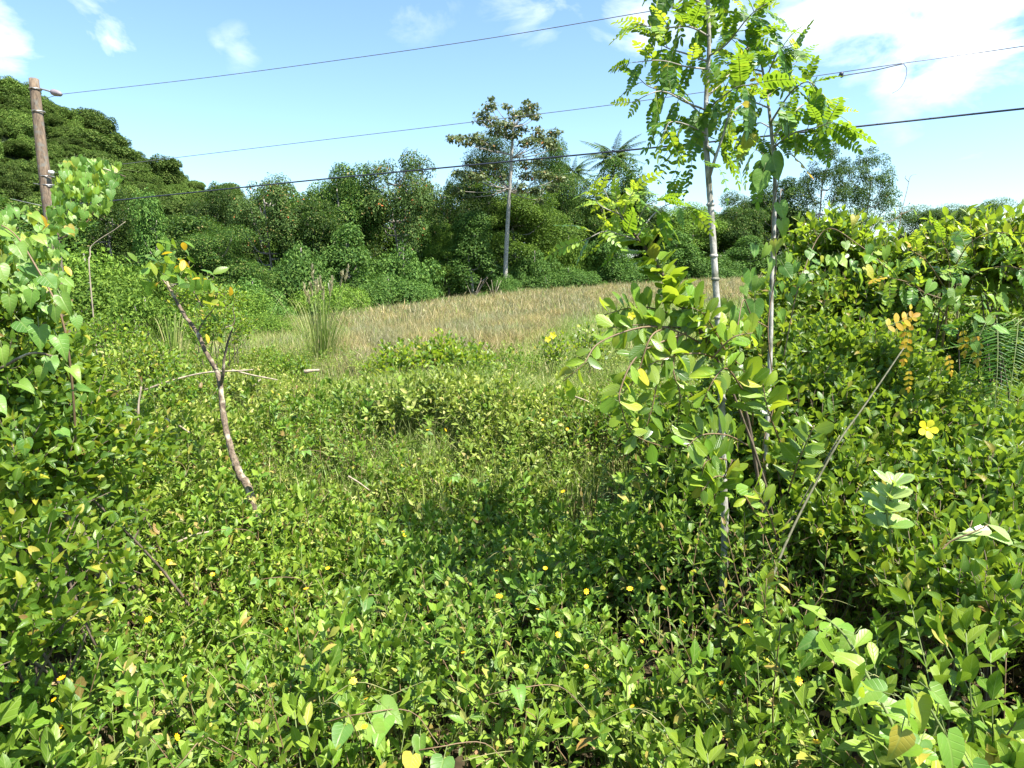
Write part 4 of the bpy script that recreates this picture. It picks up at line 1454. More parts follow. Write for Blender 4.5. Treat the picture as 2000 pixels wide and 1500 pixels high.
one_h2 = leaf_mesh('folded_heart_leaf', L_heart2, m_heart, .5)
one_h3 = leaf_mesh('flat_heart_leaf', L_heart3, m_heart, .5)
hearts = [one_heart, one_h2, one_h3]

# ================================================================== SAPLINGS
pin_k = [compound_mesh('pinnate_%d' % i, m_pinn, m_stem, pairs=[8, 9, 10, 7, 8][i], L=[.16, .18, .20, .13, .17][i], lL=[.038, .040, .041, .036, .039][i], lW=[.021, .022, .022, .020, .021][i],
                       arch=[.15, .3, .4, .1, .5][i], r=np.random.default_rng(500 + i)) for i in range(5)]
pin_y = [compound_mesh('young_pinnate_%d' % i, m_young, m_stem, pairs=[6, 7, 5][i], L=[.13, .16, .11][i], lL=.034, lW=.017, arch=[.3, .5, .2][i], r=np.random.default_rng(520 + i)) for i in range(3)]
pin_loose = [compound_mesh('loose_pinnate_%d' % i, m_pinn, m_stem, pairs=[4, 5][i], L=[.17, .20][i], lL=.034, lW=.017, arch=.5, r=np.random.default_rng(530 + i)) for i in range(2)]
pin_o = compound_mesh('turning_pinnate', m_orange, m_stem, pairs=4, L=.15, lL=.044, lW=.024, arch=.1, r=np.random.default_rng(540))


def branchy(root, spec, seed, kinds, per=6, sc=1.0, bark=None, out=.9, droop=.06, tipn=3, young=.12):
    """spec: (points [(u, v, depth)], r0, r1, leaves per branch)"""
    r = np.random.default_rng(seed)
    for pts, r0, r1, nl in spec:
        nl = int(nl * 1.3)
        p = [P(*q) for q in pts]
        link('branch', to_mesh('branch', local(tube(p, r0 * .8, r1 * .7, 7, 5, .10), root), bark or (m_bark_pale if r0 > .008 else m_bark_grey)), root)
        c = spline(p, 10)
        T = unit(np.gradient(c, axis=0))
        for k in range(nl):
            f = 1 - (1 - .12) * (k / max(1, nl - 1)) ** 1.1 if nl > 1 else 1
            i = int(f * (len(c) - 1))
            s = unit(np.cross(T[i], [math.cos(k * 2.4), math.sin(k * 2.4), .35 * r.normal()]))
            if k < tipn:
                d = T[i] * .9 + s * .7 * (k > 0)
            else:
                d = T[i] * .35 + s * out
            d = d + np.array([0, 0, -droop * r.uniform(-2, 4)]) + r.normal(size=3) * .22
            q = r.random()
            ks = pin_y if (q < young or (k < tipn and q < .5)) else ([pin_o] if q > .975 else kinds)
            me = ks[r.integers(0, len(ks))]
            put('leaf', me, c[i], d, np.array([0, 0, 1]) + r.normal(size=3) * .35, sc * r.uniform(.55, 1.02), root)


b0 = hit(1415, 1075)
S1 = 2.75
base = P(1415, 1080, S1)
base[2] = float(gz(base[0], base[1]))
s1 = empty('sapling', base, 'taller pale-barked sapling with a forked trunk and a feathery crown leaving the frame', 'sapling')
link('trunk', to_mesh('sapling_trunk', local(tube([base - [0, 0, .1], P(1415, 1080, S1), P(1412, 900, S1), P(1407, 700, S1), P(1398, 560, S1), P(1390, 430, S1), P(1383, 335, S1), P(1378, 260, S1), P(1380, 180, S1), P(1385, 90, S1), P(1383, 0, S1), P(1390, -120, S1), P(1380, -260, S1)],
                                                0, 0, 10, 8, .05, radii=[.017, .0155, .0145, .014, .0135, .013, .0125, .0115, .010, .009, .008, .007, .005, .003]), s1), m_bark_pale), s1)
for (u, v) in [(1410, 780), (1409, 690), (1402, 620), (1397, 545), (1394, 500), (1388, 400), (1381, 290)]:
    q = P(u, v, S1)
    link('knot', to_mesh('knot', local(tube([q + [0, 0, -.008], q, q + [0, 0, .008]], 0, 0, 9, 2, .08, radii=[.0135, .0185, .0135]), s1), m_bark_pale), s1)
branchy(s1, [
    ([(1385, 348, S1), (1398, 305, S1 - .03), (1412, 265, S1 - .05), (1425, 220, S1 - .08), (1445, 160, S1 - .1)], .009, .004, 8),
    ([(1382, 70, S1), (1345, 52, S1 - .1), (1290, 55, S1 - .2), (1240, 45, S1 - .25)], .006, .002, 9),
    ([(1381, 120, S1), (1340, 105, S1 + .1), (1300, 92, S1 + .2), (1270, 70, S1 + .25)], .006, .002, 8),
    ([(1380, 135, S1), (1340, 130, S1 - .12), (1290, 118, S1 - .2), (1235, 122, S1 - .25)], .005, .002, 6),
    ([(1379, 215, S1), (1340, 200, S1 - .1), (1290, 178, S1 - .2), (1235, 200, S1 - .25)], .006, .002, 8),
    ([(1378, 232, S1), (1330, 190, S1 + .1), (1270, 170, S1 + .2), (1245, 150, S1 + .2)], .005, .002, 5),
    ([(1380, 262, S1), (1345, 245, S1 - .08), (1310, 238, S1 - .15), (1296, 262, S1 - .17)], .005, .0015, 6),
    ([(1380, 285, S1), (1365, 262, S1 + .05), (1345, 250, S1 + .1)], .004, .0015, 4),
    ([(1384, 110, S1), (1420, 85, S1 - .1), (1465, 30, S1 - .2), (1500, 5, S1 - .25)], .006, .002, 9),
    ([(1383, 60, S1), (1410, 20, S1 + .1), (1440, -20, S1 + .15), (1480, -40, S1 + .2)], .006, .002, 8),
    ([(1380, 190, S1), (1420, 150, S1 + .1), (1450, 105, S1 + .2), (1480, 80, S1 + .25)], .006, .002, 10),
    ([(1380, 215, S1), (1410, 190, S1 - .15), (1440, 170, S1 - .3), (1470, 165, S1 - .35)], .005, .002, 9),
    ([(1384, 15, S1), (1350, -5, S1 - .1), (1320, -25, S1 - .15), (1290, -30, S1 - .2)], .006, .002, 8),
    ([(1385, -30, S1), (1420, -50, S1), (1450, -110, S1)], .006, .002, 8),
    ([(1388, -100, S1), (1350, -130, S1 - .1), (1310, -150, S1 - .15)], .005, .002, 8),
    ([(1388, -140, S1), (1410, -190, S1 + .1), (1440, -220, S1 + .1)], .004, .002, 7),
    ([(1382, -250, S1), (1375, -300, S1)], .003, .002, 7),
    ([(1384, 40, S1), (1380, -10, S1 + .15), (1400, -40, S1 + .25)], .004, .002, 6),
], 601, pin_k)
# loose drooping leaves under the crown
r = np.random.default_rng(602)
for (u, v, dx, dz) in [(1320, 275, -.5, -.5), (1335, 285, -.2, -1), (1350, 300, .1, -1), (1345, 322, .3, -.9), (1300, 290, -.9, -.3), (1405, 330, .5, -.8), (1310, 305, -.4, -.9), (1425, 300, .6, -.4), (1310, 245, -.8, -.4)]:
    put('leaf', pin_loose[r.integers(0, 2)], P(u, v, S1 + r.uniform(-.1, .1)), (dx, r.normal() * .3, dz), (.2, -.6, .7), r.uniform(.6, .85), s1)

S2 = 2.95
base = P(1494, 1035, S2)
base[2] = float(gz(base[0], base[1]))
s2 = empty('sapling', base, 'thinner, shorter sapling just right of the forked one, with heart-leaved vine on it', 'sapling')
link('trunk', to_mesh('sapling_trunk', local(tube([base - [0, 0, .1], P(1494, 1035, S2), P(1496, 900, S2), P(1504, 700, S2), P(1507, 560, S2), P(1512, 430, S2), P(1513, 340, S2), P(1507, 260, S2), P(1500, 200, S2), P(1490, 140, S2), P(1478, 80, S2)],
                                                0, 0, 9, 8, .05, radii=[.012, .011, .0105, .010, .0095, .009, .0085, .008, .006, .005, .003]), s2), m_bark_pale), s2)
branchy(s2, [
    ([(1509, 290, S2), (1545, 262, S2 - .1), (1590, 250, S2 - .2), (1625, 238, S2 - .25)], .006, .002, 9),
    ([(1508, 270, S2), (1560, 210, S2 + .1), (1600, 200, S2 + .2), (1635, 225, S2 + .25)], .006, .002, 9),
    ([(1505, 240, S2), (1545, 180, S2 - .1), (1580, 160, S2 - .2), (1610, 190, S2 - .2)], .006, .002, 9),
    ([(1500, 210, S2), (1470, 200, S2 - .1), (1440, 210, S2 - .15), (1425, 235, S2 - .2)], .005, .002, 8),
    ([(1500, 190, S2), (1530, 140, S2 + .1), (1560, 118, S2 + .15)], .005, .002, 8),
    ([(1494, 160, S2), (1520, 100, S2 - .1), (1540, 90, S2 - .15)], .005, .002, 8),
    ([(1490, 140, S2), (1460, 130, S2 + .1), (1440, 110, S2 + .2)], .005, .002, 7),
    ([(1506, 250, S2), (1480, 240, S2 + .15), (1455, 265, S2 + .2)], .004, .002, 7),
    ([(1482, 90, S2), (1470, 50, S2), (1475, 20, S2)], .003, .002, 8),
    ([(1511, 320, S2), (1490, 300, S2 - .05), (1470, 290, S2 - .1)], .003, .0015, 5),
    ([(1509, 275, S2), (1540, 300, S2 - .05), (1570, 285, S2 - .1)], .003, .0015, 4),
], 611, pin_k)

# heart-leaved vine on the thinner sapling
vine = empty('climbing_vine', P(1505, 900, 2.9), 'heart-leaved vine hanging on and between the two sapling trunks', 'vine')
link('stem', to_mesh('vine_stem', local(tube([P(1510, 1000, 2.9), P(1490, 880, 2.88), P(1512, 780, 2.9), P(1500, 640, 2.88), P(1516, 520, 2.9), P(1507, 430, 2.92), P(1522, 340, 2.9), P(1512, 290, 2.9), P(1535, 255, 2.88)], .003, .002, 5, 8), vine), m_rstem), vine)
link('stem', to_mesh('vine_stem', local(tube([P(1500, 640, 2.85), P(1470, 620, 2.8), P(1452, 585, 2.75), P(1440, 640, 2.7), P(1425, 690, 2.7), P(1480, 740, 2.75)], .003, .002, 5, 8), vine), m_rstem), vine)
HV = [(1462, 265, 1.35, -.15), (1508, 305, 1.5, .25), (1490, 338, 1.2, -.2), (1556, 268, 1.0, .15), (1535, 245, .9, .2), (1523, 398, 1.0, .3), (1526, 432, 1.0, .2), (1518, 470, .9, -.3), (1466, 530, 1.25, 0), (1500, 508, 1.1, .1), (1482, 545, .9, -.2),
      (1474, 590, 1.3, 0.1), (1452, 560, .6, .4), (1508, 560, .8, .3), (1440, 605, 1.1, -.3), (1420, 590, 1.0, -.5), (1460, 640, 1.1, .1), (1430, 650, 1.0, .3), (1408, 600, 1.0, -.2), (1480, 640, .8, .4), (1445, 690, .9, 0), (1500, 480, .8, -.4), (1532, 520, .9, .4),
      (1523, 610, .8, .5), (1475, 480, .8, -.3)]
for (u, v, s, dx) in HV:
    put('leaf', hearts[r.integers(0, 3)], P(u, v, 2.86 + r.normal() * .05), (dx + r.normal() * .1, -.15 + r.normal() * .2, -1), (r.normal() * .4 + .35, -.9, .45), s * .072, vine)

# leaning leafy shoot (broad leaves below, young pinnate leaves on top)
S3 = 2.5
base = P(1440, 760, S3 + .1)
lean = empty('leaning_sapling', (base[0], base[1], float(gz(base[0], base[1]))), 'leaning sapling with broad oval leaves and bright feathery leaves on its tip', 'sapling')
stem_p = [P(1490, 1020, 2.8), P(1478, 920, 2.75), P(1455, 800, 2.7), P(1415, 710, 2.62), P(1378, 660, S3 + .05), P(1340, 610, S3), P(1308, 560, S3), P(1285, 520, S3), P(1258, 480, S3), P(1232, 450, S3), P(1222, 432, S3)]
link('trunk', to_mesh('lean_trunk', local(tube(stem_p, 0, 0, 8, 6, .10, radii=[.007, .0075, .008, .008, .008, .0075, .007, .0065, .006, .005, .004]), lean), m_bark_dark), lean)
branchy(lean, [
    ([(1232, 450, S3), (1212, 420, S3), (1205, 385, S3)], .004, .0015, 9),
    ([(1226, 440, S3), (1195, 400, S3 + .08), (1180, 370, S3 + .1)], .003, .0015, 7),
    ([(1215, 425, S3), (1225, 395, S3 - .05), (1240, 370, S3 - .08)], .003, .0015, 7),
    ([(1212, 420, S3), (1170, 400, S3 - .1), (1160, 375, S3 - .15)], .003, .0015, 6),
], 621, pin_y, young=1.0, sc=.72)
branchy(lean, [
    ([(1250, 470, S3), (1210, 458, S3 - .05), (1180, 452, S3 - .1), (1140, 470, S3 - .15)], .004, .0015, 7),
    ([(1245, 462, S3), (1275, 420, S3 + .05), (1310, 398, S3 + .1), (1345, 410, S3 + .12)], .004, .0015, 7),
    ([(1238, 452, S3), (1260, 405, S3 - .08), (1290, 390, S3 - .12)], .003, .0015, 4),
], 622, pin_k, young=.45, sc=.85, tipn=2)
r = np.random.default_rng(623)
c = np.array([np.array(q) for q in [P(1250, 470, S3), P(1285, 520, S3), P(1308, 560, S3), P(1340, 610, S3), P(1378, 660, S3 + .05), P(1415, 710, S3 + .1), P(1455, 800, 2.7)]])
cc = spline(c, 12)
for k in range(110):
    i = int((k / 110) * (len(cc) - 2))
    T = unit(cc[i] - cc[i + 1])
    s = unit(np.cross(T, rdir(1, r)[0]))
    put('leaf', OB[r.integers(0, 3)] if r.random() < .6 else YG[r.integers(0, 3)], cc[i], T * .55 + s + [0.15, 0, .15], T + np.array([.2, -.3, .6]) + r.normal(size=3) * .3, r.uniform(.065, .112), lean)


def pick_heart(rr):
    return hearts[rr.integers(0, 3)]


def spray(root, pts, n, L, kinds, seed, r0=.004, mat=None, face=(.2, -.6, .6), hang=.2, jit=.35):
    """arching twig with alternate broad leaves, every leaf its own part"""
    r = np.random.default_rng(seed)
    p = [P(*q) for q in pts]
    link('twig', to_mesh('twig', local(tube(p, r0, r0 * .4, 5, 6, .05), root), mat or m_rstem), root)
    c = spline(p, 12)
    T = unit(np.gradient(c, axis=0))
    n = int(n * 1.35)
    for k in range(n):
        i = int((.12 + .88 * (k + .5) / n) * (len(c) - 1))
        view = unit(c[i] - CAM)
        s = unit(np.cross(T[i], view)) * (1 if k % 2 else -1)
        d = T[i] * .5 + s * .9 + np.array([0, 0, -hang]) + r.normal(size=3) * .25
        me = kinds[r.integers(0, len(kinds))]
        put('leaf', me, c[i], d, np.array(face) + r.normal(size=3) * jit, L * r.uniform(.7, 1.2), root)


cr = empty('climbing_shrub', (P(1300, 900, 2.7)[0], P(1300, 900, 2.7)[1], float(gz(P(1300, 900, 2.7)[0], P(1300, 900, 2.7)[1]))),
           'scrambling broad-leaved shrub hanging in loose sprays left of the sapling trunks', 'shrub')
K1 = OV + OB[:1] + YG
spray(cr, [(1400, 690, 2.6), (1330, 650, 2.5), (1260, 635, 2.45), (1190, 640, 2.4)], 18, .085, K1, 701, hang=.1)
spray(cr, [(1380, 660, 2.6), (1300, 610, 2.55), (1240, 600, 2.5), (1180, 615, 2.45)], 18, .085, K1, 702, hang=-.2)
spray(cr, [(1330, 640, 2.55), (1250, 640, 2.4), (1170, 670, 2.35), (1140, 710, 2.3), (1100, 745, 2.3)], 9, .07, K1, 703, hang=.3)
spray(cr, [(1340, 650, 2.5), (1250, 690, 2.4), (1212, 760, 2.35), (1215, 800, 2.35), (1240, 850, 2.4), (1325, 882, 2.5)], 16, .075, K1, 704, hang=.2)
spray(cr, [(1325, 650, 2.5), (1315, 720, 2.45), (1328, 770, 2.45), (1322, 830, 2.5)], 10, .075, K1, 705)
spray(cr, [(1320, 660, 2.5), (1290, 720, 2.45), (1275, 790, 2.45), (1262, 835, 2.45)], 9, .075, K1, 706)
spray(cr, [(1400, 700, 2.6), (1360, 690, 2.5), (1300, 700, 2.45), (1250, 720, 2.4)], 14, .085, K1, 707)
spray(cr, [(1420, 690, 2.55), (1380, 620, 2.5), (1350, 600, 2.45)], 10, .095, OB + YG, 708, hang=-.3)
spray(cr, [(1460, 870, 2.6), (1420, 850, 2.5), (1370, 850, 2.42), (1340, 875, 2.4)], 16, .085, OB + YG[:2] + OV[:1], 709, hang=-.2)
spray(cr, [(1470, 830, 2.6), (1470, 770, 2.55), (1450, 720, 2.5)], 12, .09, OB + YG, 710, hang=-.2)
spray(cr, [(1440, 900, 2.6), (1380, 900, 2.45), (1370, 960, 2.45)], 9, .085, K1, 711)
spray(cr, [(1530, 880, 2.6), (1500, 800, 2.5), (1490, 750, 2.5)], 12, .09, OB + YG, 712, hang=-.2)
spray(cr, [(1540, 960, 2.6), (1560, 900, 2.5), (1590, 830, 2.45)], 12, .09, OB + OV + YG[:1], 713, hang=-.1)
spray(cr, [(1480, 1010, 2.6), (1440, 950, 2.5), (1400, 930, 2.45), (1370, 960, 2.42)], 12, .075, K1, 714, hang=-.1)
spray(cr, [(1380, 1010, 2.6), (1400, 960, 2.5), (1430, 900, 2.45)], 9, .07, OB + YG, 715, hang=-.3)
spray(cr, [(1520, 1060, 2.5), (1500, 1000, 2.45), (1470, 950, 2.42)], 10, .07, OB + YG, 716, hang=-.3)
spray(cr, [(1450, 760, 2.5), (1420, 720, 2.45), (1395, 740, 2.4), (1370, 790, 2.4)], 11, .08, K1, 717)
spray(cr, [(1390, 700, 2.5), (1430, 660, 2.45), (1470, 650, 2.45)], 9, .075, YG, 718, hang=-.2)
spray(cr, [(1300, 640, 2.5), (1270, 660, 2.4), (1240, 740, 2.4), (1200, 780, 2.4)], 10, .075, K1, 719)
link('stem', to_mesh('climb_stem', local(tube([P(1520, 1060, 2.8), P(1490, 930, 2.72), P(1440, 790, 2.65), P(1400, 700, 2.6), P(1370, 655, 2.55)], .006, .004, 7, 7, .2), cr), m_bark_dark), cr)

# ================================================================== RIGHT BUSHES
def B(u, v, d, rx, rz, ry=None):
    return (P(u, v, d), (rx, ry if ry else rx, rz))


leafy_thing('right_bush', 'big sunlit bush of small oval leaves filling the middle of the right side', 'bush',
            [B(1560, 600, 4.3, .30, .22, .4), B(1690, 620, 4.2, .36, .22, .4), B(1530, 700, 3.8, .32, .22, .4), B(1660, 720, 3.6, .36, .22, .4), B(1750, 780, 3.4, .26, .18, .35), B(1570, 800, 3.3, .34, .20, .35), B(1690, 850, 3.15, .32, .17, .3), B(1590, 900, 2.95, .26, .14, .3)],
            1500, .064, L_oval, m_small, 801, nodes=4, slen=.20, leafobjs=260, big_me=leaf3('b1', m_small), up=1.0, inner=.5)
leafy_thing('right_bush', 'upper right bush with mixed bright leaves against the sky', 'bush',
            [B(1600, 500, 4.5, .22, .20, .3), B(1650, 490, 4.3, .16, .16, .3), B(1745, 545, 4.2, .28, .18, .4), B(1830, 520, 4.0, .26, .15, .4), B(1930, 500, 3.8, .30, .18, .4), B(2010, 530, 3.6, .25, .20, .4)],
            620, .085, L_oval, m_big, 802, nodes=4, slen=.30, leafobjs=220, big_me=leaf3('b2', m_big), up=1.2, inner=.8)
leafy_thing('right_bush', 'shaded bush at the right edge, around the dark hollow', 'bush',
            [B(1990, 740, 5.0, .55, .45, .3), B(1850, 720, 5.2, .40, .36, .3), B(1960, 630, 4.9, .5, .30, .3)],
            640, .07, L_oval, m_small, 803, nodes=4, slen=.18, leafobjs=40, big_me=leaf3('b3', m_small), up=.4)
leafy_thing('right_bush', 'bush of glossy leaves below the yellow flower on the right', 'bush',
            [B(1810, 880, 3.1, .32, .15, .3), B(1930, 880, 3.0, .32, .15, .3), B(1850, 960, 2.75, .30, .14, .3), B(1970, 980, 2.6, .30, .16, .3), B(1850, 1060, 2.45, .28, .10, .25), B(2000, 1090, 2.3, .28, .14, .3), B(1730, 960, 2.8, .24, .12, .25), B(1660, 1020, 2.6, .22, .10, .2), B(1800, 1130, 2.2, .22, .09, .2), B(1950, 1190, 2.0, .26, .10, .2)],
            1300, .066, L_oval, m_small, 804, nodes=4, slen=.19, leafobjs=260, big_me=leaf3('b4', m_small), up=1.0, inner=.5)
leafy_thing('right_bush', 'dark low bush in the shade behind the two sapling trunks', 'bush',
            [B(1370, 830, 3.9, .30, .20, .3), B(1280, 860, 4.1, .26, .16, .3), B(1430, 900, 3.4, .26, .16, .3), B(1450, 740, 4.1, .24, .22, .3)],
            380, .058, L_oval, m_small, 805, nodes=4, slen=.18, leafobjs=30, big_me=leaf3('b5', m_small), up=.7)

# feathery leaves over the top of the right bushes
ft = empty('feathery_shoot', P(1840, 640, 3.2) * np.array([1, 1, 0]), 'bright feathery-leaved shoot at the top of the right bushes', 'shoot')
branchy(ft, [
    ([(1840, 680, 3.2), (1850, 600, 3.1), (1855, 520, 3.05), (1840, 470, 3.0)], .006, .002, 9),
    ([(1855, 540, 3.1), (1890, 480, 3.0), (1930, 455, 2.95), (1965, 455, 2.9)], .004, .002, 9),
    ([(1850, 570, 3.1), (1810, 510, 3.0), (1780, 490, 2.95)], .004, .002, 8),
    ([(1850, 620, 3.1), (1790, 560, 2.95), (1730, 540, 2.9)], .004, .002, 7),
    ([(1850, 600, 3.1), (1900, 540, 2.95), (1960, 520, 2.85), (2010, 530, 2.8)], .004, .002, 8),
    ], 631, pin_k + pin_y, young=.35, sc=1.0, bark=m_rstem)
ot = empty('yellowing_spray', P(1770, 700, 2.9) * np.array([1, 1, 0]), 'spray of yellow-orange dying leaflets in front of the right bushes', 'leaf spray')
for (u, v, dx, dz, s) in [(1725, 640, 1.1, .45, 1.1), (1772, 612, .05, -1, 1.0), (1775, 655, -.1, -.9, .9), (1880, 640, .2, -1, .9), (1905, 650, .2, -1, 1.0), (1850, 690, .3, -.9, .7), (1775, 720, .1, -1, .7)]:
    put('leaf', pin_o, P(u, v, 2.85), (dx, -.1, dz), (.2, -.9, .5), s * .8, ot)

# heart leaves mixed into the top of the bushes
hv = empty('creeping_vine', P(1600, 500, 3.3) * np.array([1, 1, 0]), 'heart-leaved creeper draped over the top left of the right bushes', 'vine')
r = np.random.default_rng(640)
link('stem', to_mesh('hv_stem', local(tube([P(1530, 700, 3.2), P(1560, 560, 3.2), P(1610, 450, 3.25), P(1680, 480, 3.1), P(1780, 560, 3.0), P(1900, 600, 2.9)], .003, .002, 5, 8), hv), m_rstem), hv)
for k in range(70):
    f = r.random()
    u = np.interp(f, [0, .3, .6, 1], [1560, 1620, 1730, 1950]) + r.normal() * 28
    v = np.interp(f, [0, .3, .6, 1], [560, 465, 520, 600]) + r.normal() * 30
    put('leaf', hearts[r.integers(0, 3)], P(u, v, np.interp(f, [0, 1], [3.25, 2.8])), (r.normal() * .6, -.3 + r.normal() * .3, -.7), (r.normal() * .4 + .3, -.7, .8), r.uniform(.035, .065), hv)

# wispy bare shoot against the sky
tw = empty('wispy_shoot', P(1760, 470, 3.3) * np.array([1, 1, 0]), 'thin wispy tendril standing up against the sky over the right bushes', 'shoot')
for pts in ([(1755, 450), (1762, 410), (1772, 370), (1778, 345), (1790, 340)], [(1775, 355), (1768, 348), (1770, 342)], [(1762, 415), (1745, 430), (1718, 435)], [(1762, 418), (1775, 412), (1784, 408)]):
    link('stem', to_mesh('tendril', local(tube([P(u, v, 3.3) for u, v in pts], .0022, .001, 4, 6), tw), m_rstem), tw)
for (u, v) in [(1744, 405), (1784, 408), (1718, 435), (1745, 432)]:
    put('leaf', one_young, P(u, v, 3.3), (.3, -.2, -.6), (.2, -.5, .8), .035, tw)

# leaning bare stems lower right
for pts, rr, lb in [([(1500, 1150, 2.3), (1540, 1050, 2.4), (1590, 950, 2.5), (1640, 860, 2.55), (1690, 790, 2.65), (1765, 680, 2.8)], .0048, 'long grey-green stem leaning right in front of the right bushes'),
                    ([(1470, 1120, 2.5), (1530, 1040, 2.5), (1600, 920, 2.55), (1640, 850, 2.6)], .0035, 'thinner stem running beside the long leaning stem')]:
    g = tube([P(*q) for q in pts], rr, rr * .6, 7, 7, .06)
    tag(link('bare_stick', to_mesh('bare_stick', g, bark_mat('green_bark', (.06, .06, .03), (.14, .135, .08), 60, .8, 4, .3))), lb, 'stick', 'leaning sticks on the right')

# pale rosette plant and glossy leaves, lower right
pr = empty('pale_plant', P(1735, 1080, 2.2) * np.array([1, 1, 0]), 'pale yellow-green plant with shiny leaves in whorls, right of the leaning stem', 'plant')
link('stem', to_mesh('pale_stem', local(tube([P(1745, 1120, 2.2), P(1738, 1040, 2.18), P(1732, 990, 2.16), P(1745, 940, 2.15)], .005, .003, 6, 6), pr), m_stem), pr)
r = np.random.default_rng(650)
for lev, (u, v, n, L) in enumerate([(1736, 1030, 8, .075), (1732, 1000, 8, .085), (1738, 975, 8, .085), (1745, 950, 7, .07)]):
    for k in range(n):
        a = k * 6.283 / n + lev * .5
        put('leaf', one_pale, P(u, v, 2.17), (math.cos(a), math.sin(a) * .8, .45 + .12 * lev), (-.3 * math.cos(a), -.5, 1), L * r.uniform(.8, 1.15), pr)
gl = empty('glossy_spray', P(1830, 1080, 2.1) * np.array([1, 1, 0]), 'twig with long shiny pale-edged leaves lying across a dark gap on the right', 'leaf spray')
for (u, v, dx, dz, L) in [(1825, 1088, 1, -.1, .105), (1858, 1050, -.1, 1, .07), (1830, 1080, -.3, .9, .07), (1860, 1055, .9, .35, .08), (1880, 1040, 1, .2, .09), (1925, 1045, 1, -.15, .09), (1930, 1025, 1, -.5, .09), (1900, 1030, .3, .6, .06)]:
    put('leaf', one_pale if dx > .8 else one_young, P(u, v, 2.1), (dx, -.15, dz), (.1, -.6, 1), L * .95, gl)
link('twig', to_mesh('twig', local(tube([P(1780, 1100, 2.15), P(1825, 1088, 2.1), P(1856, 1058, 2.1), P(1900, 1040, 2.08), P(1930, 1025, 2.08)], .0035, .002, 5, 6), gl), m_rstem), gl)

# bright broad leaves in the bottom right corner, close to the lens
yb = empty('bright_shoot', P(1760, 1440, 1.35) * np.array([1, 1, 0]), 'bright yellow-green shoot with broad leaves in the bottom right corner', 'shoot')
r = np.random.default_rng(660)
link('stem', to_mesh('bright_stem', local(tube([P(1800, 1560, 1.35), P(1745, 1420, 1.38), P(1700, 1330, 1.45), P(1640, 1230, 1.6), P(1560, 1180, 1.75)], .0045, .002, 6, 7), yb), m_stem), yb)
for k in range(46):
    f = k / 46
    u = np.interp(f, [0, .35, .7, 1], [1800, 1730, 1660, 1580]) + r.normal() * 24
    v = np.interp(f, [0, .35, .7, 1], [1500, 1380, 1260, 1185]) + r.normal() * 18
    d = np.interp(f, [0, .5, 1], [1.33, 1.42, 1.75])
    put('leaf', one_young if r.random() < .8 else one_heart, P(u, v, d + r.normal() * .03), (r.normal(), r.normal() * .5, r.normal() * .5), (r.normal() * .4 + .2, -.5, 1), r.uniform(.035, .06), yb)
hb = empty('corner_vine', P(1850, 1480, 1.15) * np.array([1, 1, 0]), 'big soft heart-shaped leaves hanging at the bottom right corner', 'vine')
for (u, v, L, dx, dz) in [(1790, 1370, .105, .4, -.9), (1850, 1440, .12, .2, -.8), (1760, 1430, .09, -.3, -.7), (1900, 1500, .11, .3, -.6), (1820, 1350, .08, .6, -.4)]:
    put('leaf', hearts[r.integers(0, 3)], P(u, v, 1.22), (dx, -.3, dz), (.15, -.6, .9), L * .62, hb)
link('stem', to_mesh('corner_stem', local(tube([P(1930, 1560, 1.2), P(1850, 1440, 1.24), P(1800, 1360, 1.26), P(1760, 1340, 1.3)], .003, .002, 5, 6), hb), m_stem), hb)

# ferns ------------------------------------------------------------------
fern = [compound_mesh('fern_frond_%d' % i, m_fern, m_stem, pairs=[26, 30, 24][i], L=[.55, .65, .45][i], lL=[.060, .065, .05][i], lW=.012, arch=[.35, .5, .2][i], r=np.random.default_rng(560 + i), leaf=L_lance, taper=False, angle=1.25, rach=.0022) for i in range(3)]


def fern_clump(label, u, v, d, n, s, seed, az=(0, 6.28), el=(.7, 1.3), place=None):
    r = np.random.default_rng(seed)
    q = P(u, v, d)
    z = q[2] if place else float(gz(q[0], q[1]))
    root = empty('fern', (q[0], q[1], z), label, 'fern', 'ferns among the right bushes')
    for k in range(n):
        a = r.uniform(*az)
        e = r.uniform(*el)
        put('frond', fern[r.integers(0, 3)], (q[0] + r.normal() * .06, q[1] + r.normal() * .06, z + (.0 if place else .05)), (math.cos(a) * math.cos(e), math.sin(a) * math.cos(e), math.sin(e)), (-math.cos(a), -math.sin(a), .8), s * r.uniform(.75, 1.15), root)


fern_clump('fern bank in the shade just left of the hanging sprays', 1255, 960, 3.4, 16, 1.15, 901)
fern_clump('ferns in the shade left of the two sapling trunks', 1330, 960, 3.1, 10, 1.0, 902)
fern_clump('small ferns at the left foot of the fern bank', 1190, 960, 3.7, 9, .9, 903)
fern_clump('fern fronds hanging in the dark hollow at the right edge', 1960, 620, 3.1, 7, .9, 904, (2.6, 4.4), (-.9, .3), True)
fern_clump('fern fronds standing at the right edge of the dark hollow', 1945, 830, 3.0, 5, .65, 905)
fern_clump('sunlit fern fronds at the bottom right edge', 2010, 1330, 1.75, 7, .85, 906, (1.2, 3.6), (.6, 1.3))

